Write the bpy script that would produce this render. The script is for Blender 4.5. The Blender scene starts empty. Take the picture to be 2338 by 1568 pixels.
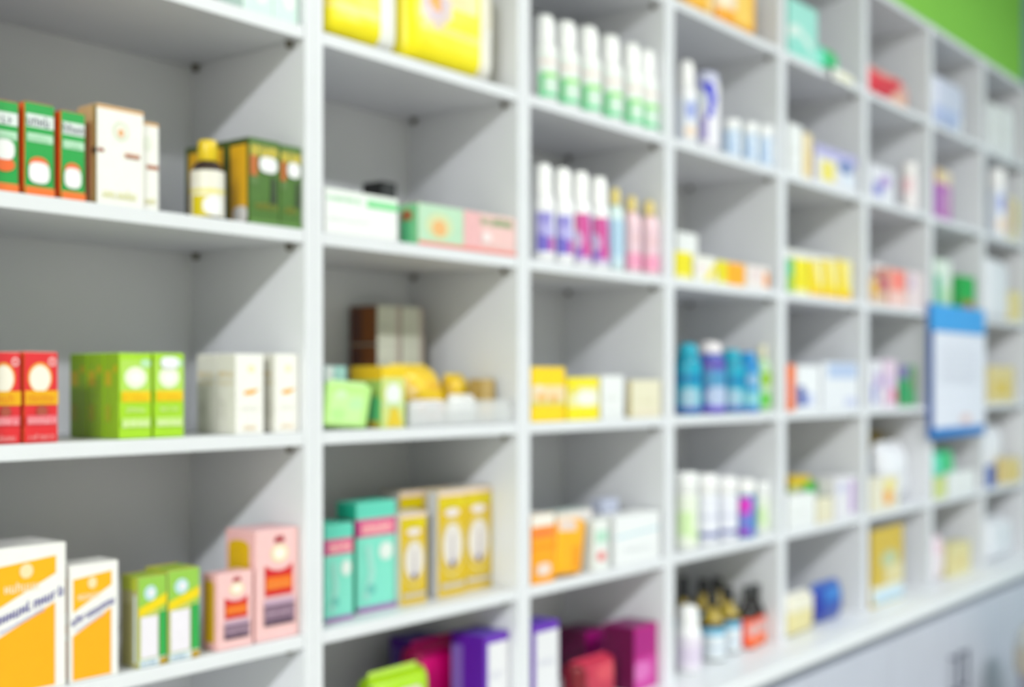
import bpy, bmesh, math, random
from mathutils import Vector, Matrix, Euler
random.seed(7)
scene = bpy.context.scene
col = scene.collection
# ------------------------------------------------------------------ camera, world, light, exposure
EYE = 1.45
cam_data = bpy.data.cameras.new('camera')
cam = bpy.data.objects.new('camera', cam_data); col.objects.link(cam)
cam.location = (-1.3607, -1.4578, EYE)
cam.rotation_euler = (math.radians(90), 0, -math.radians(90 - 38.248))
cam_data.sensor_width = 36.0
cam_data.lens = 36.0 * 2815.0 / 2338.0
cam_data.shift_y = 88.0 / 2338.0
cam_data.clip_start = 0.05
cam_data.dof.use_dof = True
cam_data.dof.focus_distance = 1.13
cam_data.dof.aperture_fstop = 2.44
cam_data.dof.aperture_blades = 0
scene.camera = cam
world = bpy.data.worlds.new('world'); scene.world = world
world.use_nodes = True
wb = world.node_tree.nodes['Background']
wb.inputs[0].default_value = (0.95, 0.98, 1.0, 1); wb.inputs[1].default_value = 0.04
scene.view_settings.view_transform = 'Standard'
scene.view_settings.look = 'None'
scene.view_settings.gamma = 1.0
scene.view_settings.use_curve_mapping = False
scene.view_settings.exposure = 0.0
scene.cycles.max_bounces = 5
scene.cycles.adaptive_threshold = 0.04
scene.cycles.diffuse_bounces = 3
scene.cycles.glossy_bounces = 2
scene.cycles.caustics_reflective = False
scene.cycles.caustics_refractive = False
LAMPS = ((-7.5, 275), (-6.0, 265), (-4.5, 185), (0.0, 4), (1.0, 54), (2.0, 64), (3.0, 60))   # X, watts
LAMP_Y = -2.8
CEIL = 3.6

# ------------------------------------------------------------------ helpers
def lin(h):
    h = h.lstrip('#'); o = []
    for i in (0, 2, 4):
        c = int(h[i:i+2], 16) / 255.0
        o.append(c / 12.92 if c <= .04045 else ((c + .055) / 1.055) ** 2.4)
    return tuple(o) + (1.0,)
MATS = {}
FIN = {'card': (.42, .0, 60), 'gloss': (.22, .0, 30), 'plastic': (.3, .0, 20), 'film': (.34, .0, 14), 'laminate': (.4, .0, 8),
       'paint': (.75, .0, 12), 'tile': (.35, .0, 4), 'glassy': (.08, .0, 10), 'metal': (.35, .8, 25), 'ink': (.4, .0, 80)}
def mat(h, fin='card'):
    k = (h, fin)
    if k in MATS: return MATS[k]
    rough, metal, sc = FIN[fin]
    m = bpy.data.materials.new(fin + '_' + h.lstrip('#')); m.use_nodes = True
    nt = m.node_tree; b = nt.nodes['Principled BSDF']
    n = nt.nodes.new('ShaderNodeTexNoise'); n.inputs['Scale'].default_value = sc; n.inputs['Detail'].default_value = 2
    tc = nt.nodes.new('ShaderNodeTexCoord'); nt.links.new(tc.outputs['Object'], n.inputs['Vector'])
    mx = nt.nodes.new('ShaderNodeMix'); mx.data_type = 'RGBA'
    c = lin(h)
    if fin in ('card', 'ink', 'film', 'plastic'): c = tuple(v * .92 for v in c[:3]) + (1,)
    mx.inputs[6].default_value = tuple(v * .965 for v in c[:3]) + (1,)
    mx.inputs[7].default_value = tuple(min(1, v * 1.03) for v in c[:3]) + (1,)
    nt.links.new(n.outputs['Fac'], mx.inputs[0]); nt.links.new(mx.outputs[2], b.inputs['Base Color'])
    mr = nt.nodes.new('ShaderNodeMapRange'); mr.inputs[3].default_value = rough - .04; mr.inputs[4].default_value = rough + .05
    nt.links.new(n.outputs['Fac'], mr.inputs[0]); nt.links.new(mr.outputs[0], b.inputs['Roughness'])
    b.inputs['Metallic'].default_value = metal
    if fin in ('film', 'paint'):
        bp = nt.nodes.new('ShaderNodeBump'); bp.inputs['Strength'].default_value = .06; bp.inputs['Distance'].default_value = .003
        nt.links.new(n.outputs['Fac'], bp.inputs['Height']); nt.links.new(bp.outputs[0], b.inputs['Normal'])
    MATS[k] = m
    return m
def clear_mat():
    if 'clear' in MATS: return MATS['clear']
    m = bpy.data.materials.new('clear_acrylic'); m.use_nodes = True
    b = m.node_tree.nodes['Principled BSDF']; nt = m.node_tree
    n = nt.nodes.new('ShaderNodeTexNoise'); n.inputs['Scale'].default_value = 40
    mr = nt.nodes.new('ShaderNodeMapRange'); mr.inputs[3].default_value = .36; mr.inputs[4].default_value = .48
    nt.links.new(n.outputs['Fac'], mr.inputs[0]); nt.links.new(mr.outputs[0], b.inputs['Alpha'])
    b.inputs['Base Color'].default_value = (.86, .88, .9, 1); b.inputs['Roughness'].default_value = .15
    MATS['clear'] = m
    return m

class MB:
    """Collects polygons with materials; build() links them as one mesh object."""
    def __init__(s): s.v = []; s.f = []; s.m = []; s.mats = []
    def slot(s, m):
        if m not in s.mats: s.mats.append(m)
        return s.mats.index(m)
    def poly(s, pts, m):
        i = len(s.v); s.v += [tuple(p) for p in pts]; s.f.append(tuple(range(i, i + len(pts)))); s.m.append(s.slot(m))
    def box(s, x0, x1, y0, y1, z0, z1, m, side=None, top=None):
        i = len(s.v)
        s.v += [(x0,y0,z0),(x1,y0,z0),(x1,y1,z0),(x0,y1,z0),(x0,y0,z1),(x1,y0,z1),(x1,y1,z1),(x0,y1,z1)]
        for f, mm in (((0,1,5,4),m),((2,3,7,6),m),((3,0,4,7),side or m),((1,2,6,5),side or m),((4,5,6,7),top or m),((3,2,1,0),top or m)):
            s.f.append(tuple(i + k for k in f)); s.m.append(s.slot(mm))
    def lathe(s, prof, m, seg=28, a0=0, a1=2*math.pi, cx=0, cy=0):
        full = abs(a1 - a0 - 2*math.pi) < 1e-6
        n = seg if full else seg + 1
        i = len(s.v)
        for r, z in prof:
            for k in range(n):
                a = a0 + (a1 - a0) * k / seg
                s.v.append((cx + r*math.sin(a), cy - r*math.cos(a), z))
        for p in range(len(prof) - 1):
            for k in range(seg):
                k2 = (k + 1) % n
                s.f.append((i+p*n+k, i+p*n+k2, i+(p+1)*n+k2, i+(p+1)*n+k)); s.m.append(s.slot(m))
    def build(s, name, parent=None, smooth=False, bevel=0, weld=False):
        me = bpy.data.meshes.new(name); me.from_pydata(s.v, [], s.f)
        for m in s.mats: me.materials.append(m)
        me.polygons.foreach_set('material_index', s.m)
        if bevel or weld:
            bm = bmesh.new(); bm.from_mesh(me)
            bmesh.ops.remove_doubles(bm, verts=bm.verts, dist=1e-5)
            if bevel: bmesh.ops.bevel(bm, geom=bm.edges[:], offset=bevel, segments=2, affect='EDGES', profile=.5)
            bmesh.ops.recalc_face_normals(bm, faces=bm.faces)
            bm.to_mesh(me); bm.free()
        if smooth: me.polygons.foreach_set('use_smooth', [True] * len(me.polygons))
        me.update()
        o = bpy.data.objects.new(name, me); col.objects.link(o)
        if parent: o.parent = parent
        return o
def tag(o, label, cat, group=None, kind=None):
    o['label'] = label; o['category'] = cat
    if group: o['group'] = group
    if kind: o['kind'] = kind
    return o
def thing(name, label, cat, loc, group=None, rot=(0,0,0), lift=False):
    o = bpy.data.objects.new(name, None); col.objects.link(o); o.location = loc; o.location.z += .0006 if lift else 0; o.rotation_euler = rot
    o.empty_display_size = .02
    return tag(o, label, cat, group)
def struct(o): o['kind'] = 'structure'; return o

# ------------------------------------------------------------------ room shell
DX = [-1.1126, -0.5563, 0.0, 0.5451, 1.0887, 1.6643, 2.2225, 2.7792, 3.337, 3.8941]
TH, SH, DEP = 0.038, 0.021, 0.287
ZB = [2.6313, 2.3106, 1.9899, 1.6692, 1.3499, 1.0306]
CT = 0.7604
X0, X1 = -9.0, 4.862
YB, YF = DEP + .012, -5.5
WHITE = mat('#dcdee3', 'laminate')
m = MB(); m.box(X0, X1, YB, YB + .1, 0, CEIL, mat('#a2ec5c', 'paint')); struct(m.build('wall_back'))
m = MB(); m.box(X1, X1 + .1, YF, YB + .1, 0, CEIL, mat('#8fb4c4', 'paint')); struct(m.build('wall_right'))
m = MB(); m.box(X0, X1 + .1, YF, YB + .1, -.1, 0, mat('#aaa6a0', 'tile')); struct(m.build('floor'))
m = MB(); m.box(X0, X1 + .1, YF, YB + .1, CEIL, CEIL + .1, mat('#eef0f0', 'paint')); struct(m.build('ceiling'))
m = MB(); m.box(X0 - .1, X0, YF, YB + .1, 0, CEIL, mat('#c2beb7', 'paint')); struct(m.build('wall_left'))
m = MB(); m.box(X0 - .1, X1 + .1, YF - .1, YF, 0, CEIL, mat('#c2beb7', 'paint')); struct(m.build('wall_front'))
# ceiling luminaires: housing + lit diffuser + the lamp's own light
def emis():
    mm = bpy.data.materials.new('lit_diffuser'); mm.use_nodes = True
    b = mm.node_tree.nodes['Principled BSDF']
    b.inputs['Emission Color'].default_value = (1, .98, .95, 1); b.inputs['Emission Strength'].default_value = 3.0
    return mm
EM = emis()
for i, (lx, lw) in enumerate(LAMPS):
    t = thing('ceiling_light', 'long ceiling light panel, %s in the row above the aisle' % ('first', 'second', 'third', 'fourth', 'fifth', 'sixth', 'seventh', 'eighth')[i], 'lamp', (lx, LAMP_Y, CEIL), 'ceiling lights')
    h = MB(); h.box(-.48, .48, -.16, .16, -.05, 0, mat('#e8e8e8', 'metal')); h.build('housing', t)
    d = MB(); d.box(-.46, .46, -.14, .14, -.058, -.05, EM); d.build('diffuser', t)
    la = bpy.data.lights.new('lamp_light', 'AREA'); la.shape = 'RECTANGLE'; la.size = .92; la.size_y = .28
    la.energy = lw; la.color = (.97, .985, 1)
    lo = bpy.data.objects.new('lamp_light', la); col.objects.link(lo); lo.parent = t; lo.location = (0, 0, -.065)

# ------------------------------------------------------------------ shelving
unit = thing('shelving_unit', 'white laminate wall shelving with open bays full of medicine', 'shelf', (0, 0, CT))
TOP = ZB[0] + SH
zc = CT
for k, x in enumerate(DX):
    b = MB(); b.box(x - TH, x - TH/2 - .0004, 0, DEP, 0, TOP - zc, WHITE); b.box(x - TH/2 + .0004, x, 0, DEP, 0, TOP - zc, WHITE)
    b.build('post_panel', unit)
for k in range(len(DX) - 1):
    a, c = DX[k], DX[k+1] - TH
    b = MB(); b.box(a - TH/2, c + TH/2, DEP, DEP + .008, 0, TOP - zc, WHITE); b.build('back_panel', unit)
    for z in ZB:
        b = MB(); b.box(a + .0005, c - .0005, .0015, DEP - .0005, z - zc, z + SH - zc, WHITE)
        b.build('shelf_board', unit, bevel=.0012)
peg = MB()
peg.lathe([(0, -.012), (.005, -.010), (.0055, -.009), (.0055, -.001), (.0075, -.001), (.0075, 0), (0, 0)], mat('#5c564b', 'plastic'), 14)
pegm = peg.build('shelf_peg', unit, smooth=True)
first = True
for k in range(len(DX) - 1):
    for z in ZB[1:]:
        for y in (.028, DEP - .022):
            p = pegm if first else pegm.copy()
            if not first: col.objects.link(p)
            first = False
            p.parent = unit; p.location = (DX[k+1] - TH - .008, y, z - zc - .0003)
# ------------------------------------------------------------------ counter and base cabinets
CF = -.109; CB = -.080
b = MB(); b.box(DX[0] - TH, DX[-1], CF, DEP + .008, CT - .032, CT, mat('#e3e6ea', 'laminate'))
w = b.build('worktop', None, bevel=.003)
tag(w, 'long white counter slab projecting below the shelving', 'counter')
CAB = mat('#bdc1ce', 'laminate'); ordn = ('first', 'second', 'third', 'fourth', 'fifth')
pairs = [(0, 2), (2, 4), (4, 6), (6, 8), (8, 9)]
cabl = ['white base cabinet under the near end of the counter', 'white base cabinet under the counter, second from the near end', 'white two-door base cabinet just left of the one with handles in view', 'white two-door base cabinet whose two dark handles meet', 'white base cabinet at the far right end of the counter']
for i, (p, q) in enumerate(pairs):
    a, c = DX[p] - TH/2 + .001, DX[q] - TH/2 - .001
    if q == 9: c = DX[9]
    t = thing('base_cabinet', cabl[i], 'cabinet', ((a + c)/2, 0, 0), 'base cabinets under the counter')
    o = (a + c)/2
    b = MB(); b.box(a - o, c - o, CB + .02, DEP, .08, CT - .0325, CAB); b.build('carcass', t)
    b = MB(); b.box(a - o, c - o, CB + .06, DEP, 0, .079, mat('#8f939b', 'laminate')); b.build('plinth', t)
    n = q - p
    for j in range(n):
        xa = a + (c - a) * j / n + .0025; xb = a + (c - a) * (j + 1) / n - .0025
        b = MB(); b.box(xa - o, xb - o, CB, CB + .0195, .085, CT - .075, CAB); d = b.build('door', t, bevel=.002)
        hx = (xb - .045 if j == 0 else xa + .045) - o
        hb = MB(); hz = CT - .27
        hb.box(hx - .007, hx + .007, CB - .03, CB - .022, hz - .07, hz + .07, mat('#7d8090', 'metal'))
        for zz in (hz - .055, hz + .055): hb.box(hx - .005, hx + .005, CB - .022, CB, zz - .005, zz + .005, mat('#7d8090', 'metal'))
        hb.build('handle', d)

# ------------------------------------------------------------------ printed artwork
def textbars(u0, v0, u1, v1, skew, asp, seed):
    """Illegible lettering as small strokes; asp = face width / height."""
    rnd = random.Random(seed); out = []
    hgt = v1 - v0; lw = max(hgt / asp * .62, .02); u = u0
    if (u1 - u0) / lw > 16: lw = (u1 - u0) / 16
    while u + lw * .7 <= u1 + 1e-6:
        def sk(uu): return skew * (uu - u0) / max(u1 - u0, 1e-6)
        t = lw * .2
        tall = rnd.choice((.72, .72, 1.0))
        def q(a, b, c, d): out.append([(a, b + sk(a)), (c, b + sk(c)), (c, d + sk(c)), (a, d + sk(a))])
        q(u, v0, u + t, v0 + hgt * tall)
        if rnd.random() < .8: q(u + lw * .55, v0, u + lw * .55 + t, v0 + hgt * .72)
        vm = v0 + hgt * rnd.choice((0, .3, .58)); q(u + t, vm, u + lw * .55, vm + hgt * .14)
        u += lw
    return out
def shapes_to_polys(shapes, asp, seed):
    res = []
    for i, s in enumerate(shapes):
        k = s[0]
        if k == 'r': res.append(([[(s[1], s[2]), (s[3], s[2]), (s[3], s[4]), (s[1], s[4])]], s[5], i))
        elif k == 'e': res.append(([[(s[1] + s[3]*math.cos(a*math.pi/12), s[2] + s[4]*math.sin(a*math.pi/12)) for a in range(24)]], s[5], i))
        elif k == 'p': res.append(([s[1]], s[2], i))
        elif k == 't': res.append((textbars(s[1], s[2], s[3], s[4], s[6] if len(s) > 6 else 0, asp, seed + i), s[5], i))
    return res
def print_face(name, parent, shapes, place, asp, seed, ground):
    m = MB(); m.poly([place(u, v, .0001) for u, v in ((.012,.012),(.988,.012),(.988,.988),(.012,.988))], mat(ground, 'ink'))
    for polys, c, i in shapes_to_polys(shapes, asp, seed):
        for p in polys: m.poly([place(min(max(u, 0), 1), min(max(v, 0), 1), .00025 * (i + 1)) for u, v in p], mat(c, 'ink'))
    return m.build(name, parent)

W = '#f3f3f1'
def plain(body, side=None, top=None, F=(), **k):
    d = dict(body=body, F=list(F)); d.update(k)
    if side: d['side'] = side
    if top: d['top'] = top
    return d
_green = [('r',0,.09,.97,1,'#00a33e'),('r',.04,.74,.97,.88,'#e4ecea'),('t',.06,.755,.95,.865,'#3a3f5a'),('r',.06,.58,.94,.67,'#bfe6c9'),('t',.1,.59,.9,.65,'#8fcfa0'),('r',0,0,1,.09,'#f47721')]
ART = {
'mint': plain(W, '#cfe9e2', F=[('r',0,0,1,.35,'#d6efe8'),('t',.1,.5,.9,.6,'#6dc7b4'),('e',.6,.22,.22,.1,W)]),
'greenor': plain('#00a33e', '#f26a1e', '#f26a1e', F=_green+[('e',.45,.33,.34,.09,'#f26a1e')], K=[(.45,.245,.36,.115,'#f4f4f4')]),
'greenor1': plain('#00a33e', '#f26a1e', '#f26a1e', F=_green+[('e',.5,.30,.36,.08,'#f26a1e')], K=[(.5,.46,.34,.11,'#f4f4f4')]),
'whitetan': plain('#f6f4ef', '#c3a067', '#d9b176', F=[('r',0,.97,1,1,'#d9a35e'),('e',.5,.76,.17,.10,'#d7dfc8'),('e',.5,.76,.13,.075,'#f4f1e6'),('e',.5,.745,.06,.04,'#e8a868'),('r',.01,.525,.14,.56,'#9a4a2e'),('r',.58,.50,.90,.55,'#d9a78c'),('t',.6,.50,.9,.545,'#8a3b22'),('t',.12,.07,.88,.16,'#e9e6a4')],
   L=[('r',.84,0,1,1,'#8b7c45'),('r',0,0,.8,1,'#cfae7c'),('r',.78,.50,.98,.57,'#2b2d1c')]),
'whitetan2': plain('#f6f4ef', '#c3a067', '#d9b176', F=[('r',0,.97,1,1,'#d9a35e'),('e',.3,.76,.3,.09,'#e9ecdf'),('r',.2,.47,.95,.52,'#b06a48'),('t',.1,.07,.9,.15,'#e6e0a0')]),
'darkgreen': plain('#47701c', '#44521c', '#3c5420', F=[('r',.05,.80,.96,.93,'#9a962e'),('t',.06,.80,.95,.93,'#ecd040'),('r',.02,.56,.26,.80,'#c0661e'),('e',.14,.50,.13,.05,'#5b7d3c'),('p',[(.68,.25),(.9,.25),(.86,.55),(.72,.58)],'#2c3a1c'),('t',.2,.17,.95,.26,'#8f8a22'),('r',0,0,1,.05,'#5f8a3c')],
   L=[('r',.10,.05,.90,.93,'#e6ae12'),('r',.3,0,.9,.16,'#4a4638')], K=[(.60,.70,.30,.095,'#f2f2f4')], KL=[(.62,.10,.34,.10,'#d9d6d6')]),
'red': plain('#e32a30', '#ea6a2c', '#f2b9a8', F=[('e',.46,.72,.36,.17,'#f2a83a'),('e',.46,.71,.31,.15,'#f6efe0'),('e',.82,.90,.12,.05,'#f4b8b8'),('e',.82,.90,.06,.025,'#e32a30'),('r',.0,.42,1,.575,'#f0b000'),('t',.08,.445,.92,.55,'#e58a08'),('e',.5,.35,.17,.06,'#b0503c'),('r',.05,.2,.95,.3,'#ee6a78'),('t',.08,.21,.92,.29,'#f6b4b8'),('t',.1,.03,.85,.1,'#f2a0a0')]),
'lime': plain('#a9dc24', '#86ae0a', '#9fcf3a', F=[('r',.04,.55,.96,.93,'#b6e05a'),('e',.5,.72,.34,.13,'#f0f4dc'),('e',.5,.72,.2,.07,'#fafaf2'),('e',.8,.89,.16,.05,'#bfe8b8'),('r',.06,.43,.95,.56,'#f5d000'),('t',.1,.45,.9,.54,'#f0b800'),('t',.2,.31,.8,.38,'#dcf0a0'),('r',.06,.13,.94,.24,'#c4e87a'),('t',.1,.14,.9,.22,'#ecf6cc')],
   L=[('r',.05,.62,.5,.8,'#b8a80c'),('e',.75,.82,.14,.05,'#b8a80c'),('r',.08,.2,.45,.4,'#9aa412')]),
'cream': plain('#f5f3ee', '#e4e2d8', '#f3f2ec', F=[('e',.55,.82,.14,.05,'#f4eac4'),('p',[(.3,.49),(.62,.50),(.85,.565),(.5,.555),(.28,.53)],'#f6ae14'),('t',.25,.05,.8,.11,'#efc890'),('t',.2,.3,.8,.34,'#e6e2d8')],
   L=[('t',.1,.72,.9,.80,'#d8b668'),('t',.1,.62,.9,.68,'#e4d2a8'),('t',.1,.2,.9,.5,'#d6d4ca')]),
'orangewhite': plain('#f4f2ef', '#f0ece8', '#f1efec', F=[('p',[(.06,.60),(.06,.885),(.86,.925),(.86,.80)],'#fbb502'),('t',.16,.70,.66,.77,'#f2e4c8'),('e',.45,.84,.09,.05,'#f2e0b0'),('p',[(.05,.02),(.05,.40),(.84,.60),(.84,.02)],'#ffae00'),('t',.03,.485,.97,.56,'#4d44a0',.16),('t',.1,.43,.7,.46,'#b8b4dc',.12)],
   L=[('r',.10,.04,.30,.36,'#e8861a'),('r',.62,.04,.86,.36,'#f08e16'),('r',.10,.42,.30,.5,'#e8965a'),('r',.62,.42,.86,.5,'#f0a050'),('r',.10,.6,.30,.9,'#e8861a'),('r',.62,.6,.86,.9,'#f08e16')], T=[('r',.04,.06,.96,.94,'#e9e6e4')]),
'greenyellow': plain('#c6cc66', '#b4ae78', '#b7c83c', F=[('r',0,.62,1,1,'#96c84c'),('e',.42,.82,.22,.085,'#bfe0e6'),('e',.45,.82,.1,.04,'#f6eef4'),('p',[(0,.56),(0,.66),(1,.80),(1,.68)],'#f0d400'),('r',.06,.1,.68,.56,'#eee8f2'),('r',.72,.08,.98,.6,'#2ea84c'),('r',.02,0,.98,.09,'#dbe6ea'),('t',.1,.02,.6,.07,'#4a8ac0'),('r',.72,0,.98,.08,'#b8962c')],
   L=[('r',.74,.05,.86,.8,'#cfdede'),('r',.1,.05,.6,.7,'#a39c5e'),('r',.05,.85,.95,1,'#b4c030')], T=[('p',[(0,.2),(1,.55),(1,.8),(0,.5)],'#7fb82e'),('r',0,.85,1,1,'#e6d638')]),
'pink': plain('#f5c6c6', '#f2bcbc', '#f4c3c8', F=[('r',.42,.885,.66,.925,'#a3202c'),('p',[(.44,.925),(.5,.96),(.54,.93),(.6,.96),(.64,.925)],'#b8404c'),('e',.54,.785,.2,.08,'#f1e6b4'),('e',.54,.785,.14,.055,'#f7efe6'),('p',[(.2,.40),(.84,.40),(.84,.685),(.7,.64),(.54,.625),(.36,.64),(.2,.685)],'#d4141f'),('r',.22,.455,.82,.575,'#f07008'),('t',.26,.47,.8,.56,'#f49440'),('r',.18,.30,.88,.37,'#c4a4bc'),('r',.18,.13,.88,.295,'#8d6f86'),('r',.18,.13,.88,.15,'#4a3448'),('t',.2,.16,.86,.20,'#4a3a50'),('t',.2,.225,.86,.265,'#d0b4c8'),('r',.18,.30,.88,.312,'#4a3448')],
   L=[('r',.10,.10,.80,.87,'#e0b400'),('e',.45,.87,.33,.05,'#e0b400')]),
'yellowpack': plain('#ffee00', seal='#f8f4d0', F=[('r',.70,0,1,1,'#fbfaf4'),('r',0,.27,.70,.36,'#ffe96a'),('r',0,.52,.70,.9,'#fff27a'),('e',.5,.7,.2,.14,'#f4e2b4')]),
'yellowpack2': plain('#ffee00', seal='#f8f4d0', F=[('r',.76,0,1,1,'#f7f0dc'),('r',.16,.30,.78,.40,'#ffe873'),('p',[(.3,.55),(.74,.57),(.74,.95),(.3,.95)],'#f7e0a0'),('e',.30,.56,.16,.20,'#e4d0c0'),('e',.30,.57,.11,.15,'#d7c2cf'),('e',.30,.57,.06,.08,'#f5a623'),('r',.86,.05,.93,.5,'#fbf8f2')]),
'whitegreen': plain('#f4f5f5', F=[('r',0,.90,1,1,'#eef4ee'),('t',.03,.74,.5,.87,'#7edc92'),('r',.56,.72,1,.88,'#9be4ab'),('r',.56,.70,1,.75,'#4ade6e'),('t',.05,.3,.6,.36,'#e4e8e8')]),
'black': plain('#1d1d1b', F=[('r',.1,.2,.9,.4,'#2a2a28')]),
'pinkgreen': plain('#f3c9c6', '#7ccf94', '#f1e6d4', F=[('r',0,0,.44,1,'#bfe2c4'),('e',.20,.5,.13,.32,'#d8dfb0'),('e',.20,.45,.07,.2,'#f0b878'),('r',.44,0,.62,1,'#efb9bb'),('t',.62,.72,.96,.95,'#49b05c'),('e',.68,.4,.05,.12,'#f6ecec'),('r',0,0,1,.09,'#f58a80'),('t',.66,.16,.95,.26,'#f4dcd8')],
   L=[('e',.4,.7,.3,.16,'#b86a3c'),('r',.05,.0,.6,.6,'#62cf90'),('t',.6,.2,.95,.9,'#a8b468')]),
'brownside': plain('#d7d9c9', '#7a4312', '#b9bab0', F=[('r',.82,0,1,1,'#c4b6ac'),('t',.15,.4,.75,.55,'#cfd2c4')], L=[('r',.05,.08,.4,.92,'#5a3328'),('r',.5,.08,.95,.92,'#8a4c0e')]),
'whiteaqua': plain('#eef4f4', '#a9dcd6', '#9fd6cf', F=[('r',.4,.5,1,1,'#a9dcd6'),('e',.5,.4,.3,.25,'#f8f0f2')]),
'lightgreen': plain('#bff08c', seal='#d6f7b4', F=[('r',.1,.1,.8,.75,'#cdf5a8'),('e',.3,.3,.16,.14,'#bdee98'),('e',.65,.55,.16,.14,'#c3f2b0'),('e',.3,.75,.12,.1,'#d4f7c0')]),
'greengold': plain('#d3e08a', '#9fc25c', '#f0c800', F=[('r',0,.82,1,1,'#f0cc10'),('e',.5,.55,.34,.18,'#eef2f0'),('p',[(.2,.02),(.9,.02),(.7,.3),(.4,.34)],'#e6c830'),('r',0,.35,1,.42,'#cfe6b0')], L=[('r',0,.78,1,1,'#e2b800'),('r',.5,.1,.95,.5,'#5cc27c'),('r',.55,0,.9,.12,'#c8b43c')]),
'yellowsachet': plain('#f7cf00', seal='#ffe04a', F=[('p',[(0,0),(.35,0),(.1,1),(0,1)],'#dfb400'),('t',.45,.4,.9,.55,'#f0b800')]),
'tan': plain('#bfa263'), 'whitecoral': plain('#eee4e2', F=[('r',.2,.5,.35,.75,'#f4b8a0'),('e',.6,.3,.3,.1,'#f4c8b8'),('e',.8,.7,.12,.08,'#ee8c80')]),
'whitepaper': plain('#ececea', F=[('t',.2,.4,.8,.5,'#d8d8d8')]),
'teal': plain('#82dfc9', '#1cc2a0', '#3fcfb0', F=[('r',0,.87,1,1,'#62d3bb'),('r',0,.69,1,.855,'#c93a86'),('r',.1,.71,.96,.83,'#ef7f9c'),('t',.14,.72,.9,.82,'#f8c4bc'),('e',.74,.54,.18,.085,'#e2ece6'),('p',[(.15,.12),(.3,.1),(.45,.35),(.35,.62),(.22,.6),(.3,.36)],'#a3dccf'),('e',.35,.2,.12,.05,'#6cc0b4'),('r',0,0,1,.045,'#a06cae')], L=[('r',0,.69,1,.855,'#8f1d6b')]),
'gold': plain('#dcb80e', '#d3d2d2', '#d9d2cc', F=[('r',0,.955,1,1,'#e8d2c6'),('r',.05,.84,.95,.925,'#e6d400'),('t',.1,.85,.9,.915,'#cfb800'),('e',.5,.795,.27,.04,'#ece2e4'),('e',.5,.46,.46,.27,'#e6d890'),('e',.5,.46,.43,.25,'#d4b010'),('e',.5,.48,.36,.21,'#e4ddd6'),('p',[(.42,.27),(.58,.27),(.54,.36),(.52,.60),(.48,.60),(.47,.36)],'#9c94b4'),('e',.5,.31,.09,.035,'#5a4a7c'),('t',.1,.15,.9,.19,'#e8d460'),('r',.06,.07,.94,.12,'#c9bfae')]),
'pinkwhite': plain('#f0ecec', seal='#e8a8b8', F=[('p',[(0,.4),(1,.75),(1,1),(0,1)],'#ee7f9c'),('r',0,.9,1,1,'#d83a6c')]),
'limepack': plain('#a9d800', seal='#c8e860', F=[('p',[(0,0),(.15,0),(.05,1),(0,1)],'#8fbe00'),('e',.6,.8,.2,.06,'#e0d8c0')]),
'magentapack': plain('#d4006e', seal='#e0308c', F=[('e',.8,.3,.2,.2,'#e8d880')]),
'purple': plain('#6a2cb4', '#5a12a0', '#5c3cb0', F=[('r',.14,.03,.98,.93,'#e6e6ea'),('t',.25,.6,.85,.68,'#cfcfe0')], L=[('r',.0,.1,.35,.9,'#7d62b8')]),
'whitegreenb': dict(body='#f5f7f6', cap='#fafbfb', label='#e9f1ec', span=150, F=[('r',.05,.74,.9,.86,'#f2dcdc'),('r',.05,.02,.95,.56,'#d3ebdc'),('r',.05,.46,.95,.56,'#86de62'),('r',.05,.02,.19,.56,'#55cc80'),('r',.05,.02,.95,.10,'#4fd492')]),
'whiteviolet': dict(body='#f6f6f8', cap='#fcfcfc', label='#eeeef4', side='#dcd6ee', span=220, F=[('r',.28,.1,.62,.92,'#a9a2e2'),('r',.28,.68,.62,.86,'#8d86d4'),('r',.28,.1,.62,.45,'#6f62c8'),('e',.62,.25,.1,.16,'#c060b0'),('e',.56,.5,.14,.1,'#b8b4ea')]),
'whitepink': dict(body='#f6f6f8', cap='#fcfcfc', label='#c9b8e2', span=220, F=[('p',[(.2,1),(.62,1),(.7,.1),(.4,.1)],'#d04f9a'),('r',.2,.1,.45,.3,'#8a5cc4'),('e',.30,.45,.17,.2,'#cdb4dc'),('r',.66,.4,.9,1,'#b0b8e0')]),
'bluebottle': dict(body='#d7ecec', cap='#e6d27a', label='#b3d3ea', F=[('r',0,0,1,.18,'#c9e2ee')]),
'pinkbottle': dict(body='#f5d2dc', cap='#e6cf80', label='#ecccd8', F=[('r',0,0,1,.34,'#f49cc0'),('e',.5,.7,.2,.12,'#e8c4cc'),('r',0,.14,1,.2,'#f6b4d0')]),
'yellowcream': plain('#ffd800', '#f6c800', '#ffd800', F=[('r',0,.36,1,.66,'#f4dcae'),('e',.3,.45,.12,.08,'#f4b860'),('e',.65,.42,.12,.07,'#eeb060'),('e',.2,.6,.14,.08,'#f6e6cc'),('r',0,.30,1,.36,'#d8d46c')]),
'yellowwhite': plain('#fbe800', '#f4d800', '#f6ea60', F=[('r',.02,.32,1,.78,'#eee8a8'),('e',.6,.52,.34,.18,'#f3f3ea'),('e',.18,.72,.12,.1,'#ecdc10')]),
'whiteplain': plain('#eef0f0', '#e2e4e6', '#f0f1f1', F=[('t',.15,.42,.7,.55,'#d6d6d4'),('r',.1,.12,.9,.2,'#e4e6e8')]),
'creambox': plain('#e9e3c8', '#d6c690', '#e8e2c8', F=[('t',.2,.4,.85,.52,'#dcd2b0'),('r',.1,.08,.9,.2,'#e8dcc4')]),
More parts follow.
